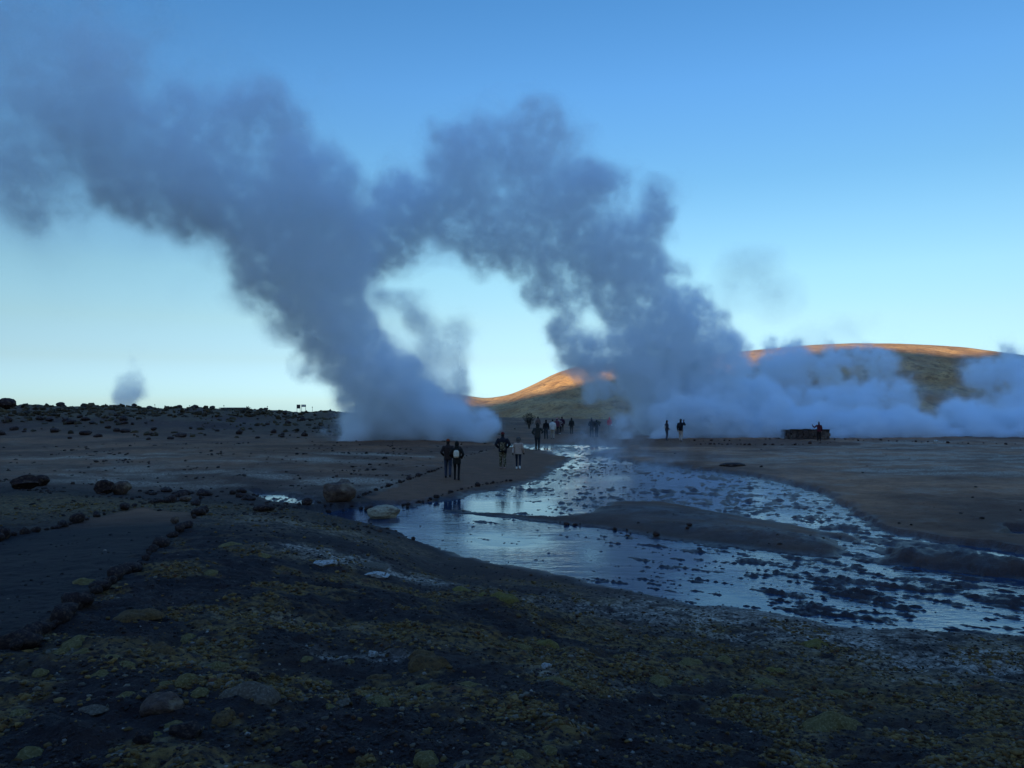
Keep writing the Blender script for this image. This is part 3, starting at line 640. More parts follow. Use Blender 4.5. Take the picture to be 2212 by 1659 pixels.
big(48, 1056, 62, 26, M_DARK, 'low dark wedge-shaped boulder at the left edge beyond the near path', 75, 1)
big(85, 1050, 34, 22, M_DARK, 'small dark boulder behind the wedge-shaped boulder at the left edge', 76, .8)
big(8, 881, 36, 20, M_DARK, 'big dark rounded boulder on the skyline at the far left edge', 77, .4)
big(893, 1166, 10, 7, M_DARK, 'small black stone at the edge of the still water below the pale rock', 80, .4)
big(700, 1222, 56, 13, M_WHITE, 'white crusted mineral rock on the dark slope left of the stream bend', 81, .9, sink=.42)
big(812, 1246, 60, 8, M_WHITE, 'low pale mineral slab on the slope below the white crusted rock', 82, .9, sink=.45)
big(2022, 957, 10, 7, M_WHITE, 'small white block on the far flat in front of the steam bank', 83, .3)
big(1585, 1008, 62, 7, M_DARK, 'flat black rock patch on the flat beyond the upper stream', 84, .5, sink=.4)
big(400, 1083, 26, 12, M_GREY, 'grey stone at the top corner of the near left path', 85, .5)
big(378, 1130, 18, 14, M_GREY, 'pale-topped round stone in the upper part of the row on the near left path', 86, .3)
big(38, 1402, 30, 22, M_DARK, 'black boulder ending the stone row at the lower left of the near path', 87, .6)

# ---------------------------------------------------------------- block wall, huts, boards and posts
def box(bm, x0, x1, y0, y1, z0, z1):
    vs = [bm.verts.new(c) for c in ((x0,y0,z0),(x1,y0,z0),(x1,y1,z0),(x0,y1,z0),(x0,y0,z1),(x1,y0,z1),(x1,y1,z1),(x0,y1,z1))]
    for f in ((0,3,2,1),(4,5,6,7),(0,1,5,4),(1,2,6,5),(2,3,7,6),(3,0,4,7)): bm.faces.new([vs[i] for i in f])
def bm_obj(name, bm, mat, parent=None, bev=0, smooth=False):
    if bev: bmesh.ops.bevel(bm, geom=bm.edges[:], offset=bev, segments=2, affect='EDGES')
    me = bpy.data.meshes.new(name); bm.to_mesh(me); bm.free(); me.materials.append(mat)
    if smooth: me.polygons.foreach_set('use_smooth', [True]*len(me.polygons))
    o = bpy.data.objects.new(name, me); COL.objects.link(o); o.parent = parent; return o
def empty(name, loc, rz=0):
    o = bpy.data.objects.new(name, None); COL.objects.link(o); o.location = loc; o.rotation_euler = (0, 0, rz); o.empty_display_size = .2; return o
def plain(name, c, r=.85, nz=0):
    m = Mat(name); m.base(m.mix(m.rng(m.noise(nz or 6, 4, .6, m.obj()), .3, .7), tuple(v*.75 for v in c), c)); m.rough(r); return m.m
wl = hits([(1751, 949)])[0]; ww = 82/F*wl.y
wall = empty('stone_wall', wl); tag(wall, 'low square wall of dark rough blocks before the steam bank on the right', 'wall')
bm = bmesh.new(); H_ = 19/F*wl.y
nb = 7
for side in range(4):
    for r_ in range(3):
        for c_ in range(nb):
            a = -ww/2+ww*c_/nb+(.08 if r_ % 2 else 0); b = a+ww/nb-.015; z0 = H_*r_/3; z1 = z0+H_/3-.008+random.uniform(-.01, .01)
            j_ = random.uniform(-.03, .03); dp = ww*.8
            if side == 0: box(bm, a, b, j_, .32+j_, z0, z1)
            elif side == 1: box(bm, a, b, dp+j_, dp+.32+j_, z0, z1)
            elif side == 2: box(bm, -ww/2-.02+j_, -ww/2+.28+j_, .34+(dp-.4)*c_/nb, .34+(dp-.4)*(c_+1)/nb-.015, z0, z1)
            else: box(bm, ww/2-.28+j_, ww/2+.02+j_, .34+(dp-.4)*c_/nb, .34+(dp-.4)*(c_+1)/nb-.015, z0, z1)
bm_obj('wall_blocks', bm, M_DARK2 if 'M_DARK2' in globals() else stone_mat('wall_block', (.045, .027, .02), (.13, .08, .06), (.2, .135, .1), 4), wall, .02)
bm = bmesh.new()
for c_ in range(6):
    a = -ww/2-.04+ww*1.02*c_/6; box(bm, a, a+ww*1.02/6-.02, -.05, .38, H_+.004, H_+.09+random.uniform(-.02, .03))
bm_obj('coping', bm, stone_mat('wall_coping', (.03, .015, .012), (.09, .05, .036)), wall, .015)

def on(px, d, dz=0): x = lat(px, d); return Vector((x, d, gz1(x, d)+dz))
def at_row(px, py, d): return pix_to(px, py, d)
M_MET = plain('grey_metal', (.11, .085, .065), .5); M_BOARD = plain('dark_board', (.10, .06, .04), .6); M_PLW = plain('pale_plaster', (.75, .62, .50)); M_ROOF = plain('dull_roof_sheet', (.30, .20, .14), .6)
def board(px, wpx, top, bot, foot, label):
    d = 119; p = on(px, d); s = d/F; zt = CAM_H-(top-HZ)*s-p.z; zb = CAM_H-(bot-HZ)*s-p.z; w2 = wpx/2*s
    e = empty('sign_board', p); tag(e, label, 'sign board', 'sign boards on the ridge')
    bm = bmesh.new(); box(bm, -w2, w2, -.02, .02, zb, zt); bm_obj('panel', bm, M_BOARD, e, .006)
    for sx in (-1, 1):
        bm = bmesh.new(); box(bm, sx*w2*.86-.025, sx*w2*.86+.025, .024, .07, -.3, zt-.02); bm_obj('post', bm, M_MET, e, .004)
    bm = bmesh.new(); box(bm, -w2*.8, w2*.8, -.027, -.0225, zb+(zt-zb)*.15, zb+(zt-zb)*.85); bm_obj('sheet', bm, M_PLW if wpx > 8 else M_MET, e)
board(645, 8, 874, 882.5, 888, 'squarish dark information board on two posts on the left ridge')
board(656, 10, 874, 879, 888, 'wide low information board on two posts, right of the squarish board')
for i, px in enumerate((335,357,375,385,410,474,484,511,537,578,675)):
    d = 119+i % 3; p = on(px, d); h = random.uniform(.35, .75)
    e = empty('marker_post', p); tag(e, 'thin marker post standing on the skyline of the left ridge', 'post', 'marker posts on the ridge')
    bm = bmesh.new(); bmesh.ops.create_cone(bm, cap_ends=True, segments=8, radius1=.03, radius2=.022, depth=h+.3, matrix=Matrix.Translation((0, 0, (h-.3)/2))); bm_obj('post', bm, M_MET, e)
    bm = bmesh.new(); box(bm, -.07, .07, -.055, -.035, h-.12, h); bm_obj('marker_plate', bm, M_BOARD, e, .004)
def hut(px0, px1, top, d, depth, label, mat, name='hut'):
    s = d/F; x0, x1 = lat(px0, d), lat(px1, d); zt = CAM_H-(top-HZ)*s; g0 = gz1((x0+x1)/2, d)-.4
    e = empty(name, ((x0+x1)/2, d, g0)); w2 = (x1-x0)/2; h = zt-g0
    tag(e, label, 'hut' if name == 'hut' else 'building')
    bm = bmesh.new(); box(bm, -w2, w2, 0, depth, 0, h-.12); bm_obj('wall', bm, mat, e, .01)
    bm = bmesh.new(); box(bm, -w2-.1, w2+.1, -.12, depth+.12, h-.118, h); bm_obj('roof', bm, M_ROOF, e, .01)
    bm = bmesh.new(); box(bm, -.3, .3, -.03, -.003, .4, min(h-.3, 2.0)); bm_obj('door', bm, M_BOARD, e)
    return e
hut(237, 250, 874.5, 150, 2.0, 'small pale box-shaped hut on the skyline beside the distant puff of steam', M_PLW)
hut(476, 528, 880.5, 140, 3.0, 'long low brown building just showing over the left ridge', plain('adobe_wall', (.16, .10, .07)), 'low_building')

# shrub on the skyline behind the walkers
def shrub(px, py, wpx, hpx, label):
    p = hits([(px, py)])[0]; r = wpx/2/F*p.y; h = hpx/F*p.y
    e = empty('shrub', p); tag(e, label, 'shrub')
    V, Fc = [], []
    for _ in range(1500):
        u = Vector((random.gauss(0, 1), random.gauss(0, 1), random.gauss(0, 1))).normalized()*random.random()**.4
        c = Vector((u.x*r*(1+.2*math.sin(5*u.z)), u.y*r*.8, h*.62+u.z*h*.42)); a = Vector((random.gauss(0, 1), random.gauss(0, 1), random.gauss(0, 1))).normalized(); b = a.orthogonal().normalized(); s = random.uniform(.02, .055)
        n = len(V); V += [c-a*s, c+b*s*.5, c+a*s, c-b*s*.5]; Fc.append((n, n+1, n+2, n+3))
    mesh_obj('foliage', V, Fc, plain('shrub_foliage', (.045, .030, .012)), e, smooth=False)
    bm = bmesh.new()
    for _ in range(9):
        t = Vector((random.uniform(-.5, .5)*r, random.uniform(-.5, .5)*r, h*.7)); q = Vector((0, 0, 1)).rotation_difference(t.normalized()).to_matrix().to_4x4()
        bmesh.ops.create_cone(bm, cap_ends=True, segments=7, radius1=.045, radius2=.012, depth=t.length, matrix=Matrix.Translation(t/2)@q)
    bm_obj('trunk', bm, plain('shrub_wood', (.06, .035, .02)), e)
shrub(1143, 926, 27, 34, 'dark bushy shrub behind the walkers at the foot of the central hill')
shrub(1290, 921, 16, 12, 'small dark low shrub right of the walkers below the central hill')

# ---------------------------------------------------------------- people
def ring_loft(V, Fc, rings, n=14, capped=True):
    """rings: (centre, rx, ry) about Z-ish axis with local frame from neighbours"""
    base = len(V); k = len(rings)
    C = [Vector(r[0]) for r in rings]
    side = None
    for i, (c, rx, ry) in enumerate(rings):
        t = (C[min(i+1, k-1)]-C[max(i-1, 0)]).normalized()
        if side is None:
            side = Vector((1, 0, 0)) if abs(t.x) < .8 else Vector((0, 1, 0))
        side = (side-t*side.dot(t)).normalized(); up = t.cross(side)
        for j in range(n):
            a = 2*math.pi*j/n; V.append(C[i]+side*rx*math.cos(a)+up*ry*math.sin(a))
    for i in range(k-1):
        for j in range(n):
            Fc.append((base+i*n+j, base+i*n+(j+1) % n, base+(i+1)*n+(j+1) % n, base+(i+1)*n+j))
    if capped:
        Fc.append(tuple(base+j for j in range(n-1, -1, -1))); Fc.append(tuple(base+(k-1)*n+j for j in range(n)))
def limb(V, Fc, pts, rad, n=12):
    P_ = [Vector(p) for p in pts]; out = []
    for i in range(len(P_)-1):
        for s in range(3): 
            t = s/3; out.append((P_[i].lerp(P_[i+1], t), rad[i]+(rad[i+1]-rad[i])*t, rad[i]+(rad[i+1]-rad[i])*t))
    out.append((P_[-1], rad[-1], rad[-1])); 
    a = out[0]; out.insert(0, (a[0]-(P_[1]-P_[0]).normalized()*a[1]*.6, a[1]*.5, a[2]*.5)); b = out[-1]; out.append((b[0]+(P_[-1]-P_[-2]).normalized()*b[1]*.6, b[1]*.5, b[2]*.5))
    ring_loft(V, Fc, out, n)
def ball(V, Fc, c, r, seg=14, rings=10, f=None):
    base = len(V); c = Vector(c)
    for i in range(rings+1):
        ph = math.pi*i/rings
        for j in range(seg):
            th = 2*math.pi*j/seg; u = Vector((math.sin(ph)*math.cos(th), math.sin(ph)*math.sin(th), math.cos(ph)))
            if f: u = f(u)
            V.append(c+Vector((u.x*r[0], u.y*r[1], u.z*r[2])))
    for i in range(rings):
        for j in range(seg): Fc.append((base+i*seg+j, base+(i+1)*seg+j, base+(i+1)*seg+(j+1) % seg, base+i*seg+(j+1) % seg))
def fused(name, V, Fc, mat, parent, vox=.014, sm=4):
    """one continuous skin over the given shapes"""
    o = mesh_obj(name, V, Fc, mat, None)
    md = o.modifiers.new('r', 'REMESH'); md.mode = 'VOXEL'; md.voxel_size = vox; md.use_smooth_shade = True
    ms = o.modifiers.new('s', 'SMOOTH'); ms.iterations = sm; ms.factor = .5
    dg = bpy.context.evaluated_depsgraph_get(); me = bpy.data.meshes.new_from_object(o.evaluated_get(dg)); old = o.data
    o.modifiers.clear(); o.data = me; me.name = name; bpy.data.meshes.remove(old)
    if not me.materials: me.materials.append(mat)
    me.polygons.foreach_set('use_smooth', [True]*len(me.polygons)); o.parent = parent; return o
MC = {}
def cloth(c, r=.85):
    k = tuple(c)
    if k not in MC:
        m = Mat('cloth'); n1_ = m.noise(22, 4, .6, m.obj()); m.base(m.mix(m.rng(n1_, .35, .65), tuple(v*.8 for v in c), tuple(v*1.1 for v in c))); m.rough(r); m.bump(m.noise(9, 3, .6, m.obj()), .03, .7); MC[k] = m.m
    return MC[k]
m = Mat('camouflage_cloth'); n1_ = m.noise(9, 2, .5, m.obj())
cc_ = m.mix(m.rng(n1_, .49, .51), (.05, .03, .012), (.14, .10, .05)); cc_ = m.mix(m.rng(m.noise(12, 2, .5, m.obj()), .56, .58), cc_, (.30, .24, .15)); cc_ = m.mix(m.rng(m.noise(7, 2, .5, m.obj()), .60, .62), cc_, (.015, .010, .008))
m.base(cc_); m.rough(.9); CAMO = m.m
SKIN = cloth((.52, .30, .20), .55)
def person(px, foot, top, yaw, label, jacket, trousers, shoes, hat=None, hood=None, hair=(.02, .012, .008), pack=None, arms='down', stride=.25, long=0.0, bulk=1.0, bend=0.0, group='walkers on the path', d=None, band=None, bag=None, jmat=None, tmat=None, panel=None, gloves=None, fur=None, phone=False, hoodc=None, leglean=0):
    p = hits([(px, foot)])[0] if d is None else on(px, d)
    Hh = (foot-top)/F*p.y; s = Hh/1.76 if d is None else 1.0
    s = max(.86, min(1.08, s))
    e = empty('person', p, yaw); e.scale = (s, s, s); tag(e, label, 'person', group)
    fine = p.y < 55; vx = .011 if fine else .016
    B = bulk; st = stride/2
    def tilt(v):                                          # the trunk bends forward about the hips
        v = Vector(v); q = v-Vector((0, 0, .92))
        if q.z < 0: return v
        return Vector((v.x, .0+q.y*math.cos(bend)+q.z*math.sin(bend), .92+q.z*math.cos(bend)-q.y*math.sin(bend)))
    feet = [(-.10, st, 0), (.10, -st, 0)]
    lift = [.0, .05 if stride > .2 else 0]
    legs = []
    for sx, (fx, fy, fz), lf in zip((-1, 1), feet, lift):
        hip = Vector((sx*.095, 0, .92)); ank = Vector((fx, fy-.03, .09+lf)); knee = hip.lerp(ank, .5)+Vector((0, .04+.25*abs(fy)*(1 if fy < 0 else .4), 0)); legs.append((hip, knee, ank, fy, lf))
    sh = [tilt((-.185*B, 0, 1.43)), tilt((.185*B, 0, 1.43))]
    A = {'down': lambda sx: (tilt((sx*.255*B, -.03, 1.15)), tilt((sx*.27*B, .05, .90)), (0, .12, -1)),
         'swing': lambda sx: (tilt((sx*.27*B, -.04*sx, 1.16)), tilt((sx*.30*B, .13*sx, .93)), (0, .2, -1)),
         'pocket': lambda sx: (tilt((sx*.31*B, -.06, 1.17)), tilt((sx*.20*B, .12, 1.02)), (-sx*.5, .8, -.4)),
         'up': lambda sx: (tilt((sx*.30*B, .16, 1.30)), tilt((sx*.12, .30, 1.55)), (0, .2, 1)),
         'out': lambda sx: (tilt((sx*.36*B, -.02, 1.22)), tilt((sx*.24*B, .16, 1.12)), (-sx, .5, 0)),
         'wave': lambda sx: (tilt((sx*.42, .05, 1.22)), tilt((sx*.56, .12, 1.42)), (sx*.3, .1, 1)),
         'knees': lambda sx: (tilt((sx*.26, .10, 1.18)), Vector((sx*.16, .24, .66)), (0, .2, -1))}
    kinds = arms if isinstance(arms, (tuple, list)) else (arms, arms)
    AR = [A[k](sx) for k, sx in zip(kinds, (-1, 1))]
    # body: one continuous skin, head with a face, hands with five fingers
    V, Fc = [], []
    ring_loft(V, Fc, [((0, 0, .86), .13, .09), ((0, 0, .95), .16, .11), (tilt((0, 0, 1.10)), .13, .095), (tilt((0, 0, 1.28)), .16, .11), (tilt((0, 0, 1.42)), .15, .09), (tilt((0, 0, 1.48)), .065, .06), (tilt((0, .015, 1.56)), .055, .055)])
    hc = tilt((0, .03, 1.655))
    ball(V, Fc, hc, (.076, .094, .112), f=lambda u: Vector((u.x*(1-.22*max(0, -u.z)), u.y, u.z)))
    ball(V, Fc, hc+Vector((0, .096, -.012)), (.014, .022, .026), 8, 6); ball(V, Fc, hc+Vector((0, .07, -.088)), (.03, .025, .022), 8, 6)
    ball(V, Fc, hc+Vector((0, .088, -.052)), (.024, .012, .009), 8, 6)
    for sx in (-1, 1): ball(V, Fc, hc+Vector((sx*.078, -.005, -.01)), (.012, .022, .032), 8, 6)
    for i, sx in enumerate((-1, 1)):
        el, wr, hd = AR[i]; limb(V, Fc, [sh[i], el, wr], [.05, .04, .028])
        hip, kn, an, fy, lf = legs[i]; limb(V, Fc, [hip, kn, an], [.085, .055, .04]); limb(V, Fc, [an, an+Vector((0, .14, -.05))], [.04, .032])
    body = fused('body', V, Fc, SKIN, e, vx, 3)
    gm = cloth(gloves) if gloves else SKIN
    for i, sx in enumerate((-1, 1)):
        el, wr, hd = AR[i]; hd = Vector(hd).normalized(); V, Fc = [], []
        lat_ = hd.cross(Vector((sx, 0, 0))); lat_ = lat_.normalized() if lat_.length > .2 else Vector((0, 1, 0)); nrm = hd.cross(lat_).normalized()
        base_ = wr+hd*.02
        ring_loft(V, Fc, [(base_-hd*.02, .024, .020), (base_+hd*.03, .034, .018), (base_+hd*.085, .038, .016)], 10)
        for q, (o_, ln) in enumerate(((-.028, .062), (-.010, .074), (.010, .070), (.028, .056))):
            a0 = base_+hd*.08+lat_*o_; a1 = a0+hd*ln*.5+nrm*(-sx)*.006; a2 = a1+hd*ln*.42+nrm*(-sx)*.022
            limb(V, Fc, [a0, a1, a2], [.0095, .0088, .0078], 6)
        t0 = base_+hd*.02+lat_*(-.03); limb(V, Fc, [t0, t0+hd*.03-lat_*.025, t0+hd*.06-lat_*.03+nrm*(-sx)*.012], [.012, .011, .009], 6)
        mesh_obj('hand' if not gloves else 'glove', V, Fc, gm, e)
    # trousers
    V, Fc = [], []
    ring_loft(V, Fc, [((0, 0, .84), .15*B, .115*B), ((0, 0, .93), .172*B, .13*B), (tilt((0, 0, 1.05)), .16*B, .12*B)])
    lr = (.105, .075, .062) if leglean == 0 else (.092, .060, .046)
    for hip, kn, an, fy, lf in legs: limb(V, Fc, [hip, kn, an+Vector((0, 0, .015))], [lr[0]*B, lr[1], lr[2]])
    fused('trousers', V, Fc, tmat or cloth(trousers), e, vx)
    # shoes
    for hip, kn, an, fy, lf in legs:
        V, Fc = [], []
        limb(V, Fc, [(an.x, an.y-.05, .045+lf), (an.x, an.y+.05, .045+lf), (an.x*1.05, an.y+.17, .036+lf*.3)], [.046, .05, .038]); limb(V, Fc, [(an.x, an.y, .05+lf), (an.x, an.y, .13+lf)], [.048, .05])
        fused('shoe', V, Fc, cloth(shoes), e, vx, 2)
    # jacket, with its hem, sleeves and collar
    V, Fc = [], []
    hem = .84-long
    ring_loft(V, Fc, [((0, 0, hem), .195*B+long*.05, .15*B), ((0, 0, .90), .19*B, .145*B), (tilt((0, 0, 1.05)), .18*B, .135*B), (tilt((0, 0, 1.25)), .195*B, .145*B), (tilt((0, 0, 1.38)), .20*B, .14*B), (tilt((0, 0, 1.45)), .15*B, .115*B), (tilt((0, 0, 1.51)), .085, .085), (tilt((0, .01, 1.56)), .078, .08)], 18)
    for i in (0, 1): el, wr, hd = AR[i]; limb(V, Fc, [sh[i]+Vector((0, 0, -.01)), el, wr], [.078*B, .062*B, .050])
    jk = fused('jacket', V, Fc, jmat or cloth(jacket), e, vx, 4)
    if panel:                                             # a patterned back, sewn on the jacket
        V, Fc = [], []; ring_loft(V, Fc, [(tilt((0, -.014, .88)), .165*B, .148*B), (tilt((0, -.014, 1.05)), .155*B, .138*B), (tilt((0, -.014, 1.28)), .165*B, .148*B)], 16)
        fused('back_panel', V, Fc, panel, jk, vx, 2)
    if hood:
        V, Fc = [], []
        ball(V, Fc, hc+Vector((0, -.022, .004)), (.105, .118, .142), f=lambda u: Vector((u.x*(1-.10*max(0, u.z)), min(u.y, .62), u.z*(1.0 if u.z < 0 else 1.04))))
        ring_loft(V, Fc, [(tilt((0, 0, 1.47)), .12, .11), (tilt((0, -.01, 1.56)), .10, .10)])
        h_ = fused('hood', V, Fc, cloth(hoodc or jacket), e, vx, 3)
        if fur:
            V, Fc = [], []; k_ = 20
            for q in range(k_):
                a = 2*math.pi*q/k_; ball(V, Fc, hc+Vector((math.sin(a)*.112, .045 if math.cos(a) > -.4 else -.02, math.cos(a)*.125)), (.034, .04, .034), 6, 4)
            fused('fur_trim', V, Fc, cloth(fur), h_, vx, 1)
    elif hat:
        V, Fc = [], []
        ball(V, Fc, hc+Vector((0, -.004, .045)), (.093, .108, .092), f=lambda u: Vector((u.x, u.y, max(u.z, -.35))))
        ho = fused('hat', V, Fc, cloth(hat), e, vx, 2)
        if band:
            V, Fc = [], []; ring_loft(V, Fc, [(hc+Vector((0, -.004, .0)), .098, .112), (hc+Vector((0, -.004, .042)), .098, .112)], 16); fused('hat_band', V, Fc, cloth(band), ho, vx, 1)
        V, Fc = [], []; ball(V, Fc, hc+Vector((0, -.03, -.03)), (.082, .085, .10)); fused('hair', V, Fc, cloth(hair), e, vx, 2)
    else:
        V, Fc = [], []; ball(V, Fc, hc+Vector((0, -.022, .022)), (.09, .098, .112)); ball(V, Fc, hc+Vector((0, -.06, -.08)), (.07, .05, .10)); fused('hair', V, Fc, cloth(hair), e, vx, 2)
    if pack:
        V, Fc = [], []; sz = pack[1]
        ball(V, Fc, tilt((0, -.20*B, 1.20)), (.135*sz, .095*sz, .185*sz), f=lambda u: Vector((math.copysign(abs(u.x)**.7, u.x), math.copysign(abs(u.y)**.7, u.y), math.copysign(abs(u.z)**.75, u.z))))
        ball(V, Fc, tilt((0, -.27*B, 1.12)), (.095*sz, .05*sz, .075*sz), 10, 6)
        pk = fused('backpack', V, Fc, cloth(pack[0]), e, vx, 2)
        for sx in (-1, 1):
            V, Fc = [], []; limb(V, Fc, [tilt((sx*.09, -.17, 1.34)), tilt((sx*.12, -.05, 1.475)), tilt((sx*.13, .09, 1.42)), tilt((sx*.13, .135, 1.25))], [.016, .018, .018, .014], 6)
            mesh_obj('strap', V, Fc, cloth((.03, .018, .012)), pk)
    if bag:
        V, Fc = [], []; ball(V, Fc, (bag[1]*.27, .02, .86), (.05, .12, .11), f=lambda u: Vector((u.x, math.copysign(abs(u.y)**.6, u.y), math.copysign(abs(u.z)**.6, u.z))))
        bg_ = fused('bag', V, Fc, cloth(bag[0]), e, vx, 2)
        V, Fc = [], []; limb(V, Fc, [(bag[1]*.27, .02, .95), tilt((bag[1]*.20, .03, 1.30)), tilt((-bag[1]*.05, .0, 1.50))], [.01, .01, .01], 6); mesh_obj('strap', V, Fc, cloth((.03, .018, .012)), bg_)
    if phone:
        i = 1 if phone > 0 else 0; el, wr, hd = AR[i]; bm = bmesh.new(); c = wr+Vector(hd).normalized()*.13; box(bm, c.x-.07, c.x+.07, c.y+.02, c.y+.03, c.z-.04, c.z+.04)
        po = bm_obj('phone', bm, plain('phone_case', (.01, .01, .01), .3), None, .003)
        po.matrix_world = Matrix.Translation(p)@Matrix.Rotation(yaw, 4, 'Z')@Matrix.Scale(s, 4); tag(po, 'small dark phone held up by the person in beige trousers', 'phone')
    return e
W = math.radians
BLK = (.012, .008, .006); NAVY = (.022, .018, .022)
person(968, 1032, 949, W(2), 'person in dark brown jacket, blue jeans and orange-red hat, touching the hooded one', (.045, .024, .018), (.055, .055, .075), BLK, hat=(.30, .05, .012), band=(.10, .03, .015), arms='pocket', stride=.22)
person(987, 1036, 954, W(-3), 'person in a long dark green hooded parka with a cream backpack', (.022, .016, .010), BLK, BLK, hood=1, pack=((.80, .62, .42), 1.0), arms='pocket', stride=.20, long=.10, leglean=1)
person(1086, 1012, 934, W(0), 'person in camouflage trousers and a navy jacket with a camouflage back', NAVY, (.1, .1, .05), (.38, .22, .17), hat=(.16, .02, .015), arms='pocket', stride=.16, bulk=1.1, tmat=CAMO, panel=CAMO)
person(1119.5, 1013, 945, W(-4), 'person in a beige fur-hooded jacket, dark blue leggings and white shoes', (.52, .34, .24), (.020, .022, .035), (.9, .75, .6), hood=1, fur=(.09, .07, .055), arms='swing', stride=.30, gloves=BLK, leglean=1, hoodc=(.12, .09, .07))
person(1161, 973, 914, W(-8), 'person in a dark green hooded coat and black trousers, right elbow held out', (.035, .026, .015), BLK, BLK, hood=1, arms=('pocket', 'out'), stride=.26, bulk=1.05)
G2 = 'walkers gathered before the central hill'
person(1179.5, 948.5, 907, W(5), 'person all in black left of the one in the white jacket', BLK, BLK, BLK, hair=BLK, arms='down', stride=.34, group=G2)
person(1193.5, 948, 906, W(0), 'person in a white jacket and beige trousers with bowed head', (.85, .72, .58), (.45, .32, .20), (.05, .03, .02), hat=(.03, .02, .02), arms='down', stride=.18, group=G2, bulk=1.05)
person(1207.5, 937, 904, W(180), 'person in dark clothes with pale sleeves, hands on hips and white shoes', (.32, .25, .22), (.03, .02, .02), (.9, .75, .6), hair=BLK, arms='out', stride=.06, group=G2, bag=((.4, .3, .26), -1))
person(1234.5, 937, 903, W(0), 'lone person in dark olive standing right of the walkers in the group', (.030, .022, .014), (.05, .035, .022), BLK, hood=1, arms='down', stride=.06, group=G2)
person(1278, 944, 903, W(10), 'person in a dark coat and a white-banded black hat beside the one with a bag', (.030, .022, .022), (.025, .02, .02), BLK, hat=BLK, band=(.8, .7, .6), arms='pocket', stride=.10, group=G2)
person(1288.5, 944, 907, W(-30), 'person in a dark jacket with a pale bag beside the one in the banded hat', (.022, .016, .016), BLK, BLK, hair=BLK, arms='out', stride=.08, group=G2, bag=((.55, .42, .34), -1))
person(1316.5, 934, 902, W(-25), 'person in a bright pink jacket carrying a white bag', (.95, .06, .10), (.30, .20, .16), (.3, .2, .15), hood=1, arms='down', stride=.22, group=G2, bag=((.9, .78, .68), 1))
person(1162, 934, 900, W(10), 'person in a grey-brown jacket half hidden behind the green hooded coat', (.20, .12, .09), (.06, .04, .03), BLK, hair=BLK, stride=.1, group=G2)
person(1203, 939, 904, W(-5), 'person in a dull purple jacket mostly hidden behind the white jacket', (.16, .04, .06), (.03, .02, .02), BLK, hat=(.40, .12, .16), stride=.1, group=G2)
person(1214, 933, 903, W(0), 'person in a dark purple coat hidden behind the one with hands on hips', (.09, .03, .05), (.03, .02, .02), BLK, hair=BLK, stride=.1, group=G2, bulk=1.1)
G3 = 'people standing by the steam'
person(1440, 951.5, 908, W(-80), 'person seen from the side in a dark jacket and jeans with a white backpack', (.05, .04, .045), (.05, .05, .07), (.05, .03, .03), hair=(.015, .01, .008), pack=((.85, .75, .66), .8), arms='pocket', stride=.08, group=G3)
person(1470, 953, 905.5, W(-35), 'person in a dark blue jacket and beige trousers raising a phone to the steam', (.018, .014, .018), (.50, .36, .27), (.3, .2, .16), hat=BLK, pack=((.02, .015, .015), .9), arms=('down', 'up'), stride=.10, group=G3, phone=1, bulk=1.05)
person(1404, 943, 921, W(-60), 'dim figure bending forward in the mist left of the standing pair', (.04, .03, .03), (.03, .02, .02), BLK, hair=BLK, arms='knees', bend=.6, stride=.2, group=G3, d=73)
person(1498, 941, 908, W(-20), 'blurred figure showing through the steam right of the one with a phone', (.04, .03, .03), (.04, .03, .03), BLK, hair=BLK, arms='down', stride=.1, group=G3, d=76)
person(1768.5, 951.5, 914, W(0), 'person in maroon jacket and white headband by the block wall, one arm raised', (.12, .018, .022), (.02, .012, .012), BLK, hat=BLK, band=(.9, .8, .7), arms=('wave', 'down'), stride=.08, group=G3, bag=((.7, .55, .4), .2))
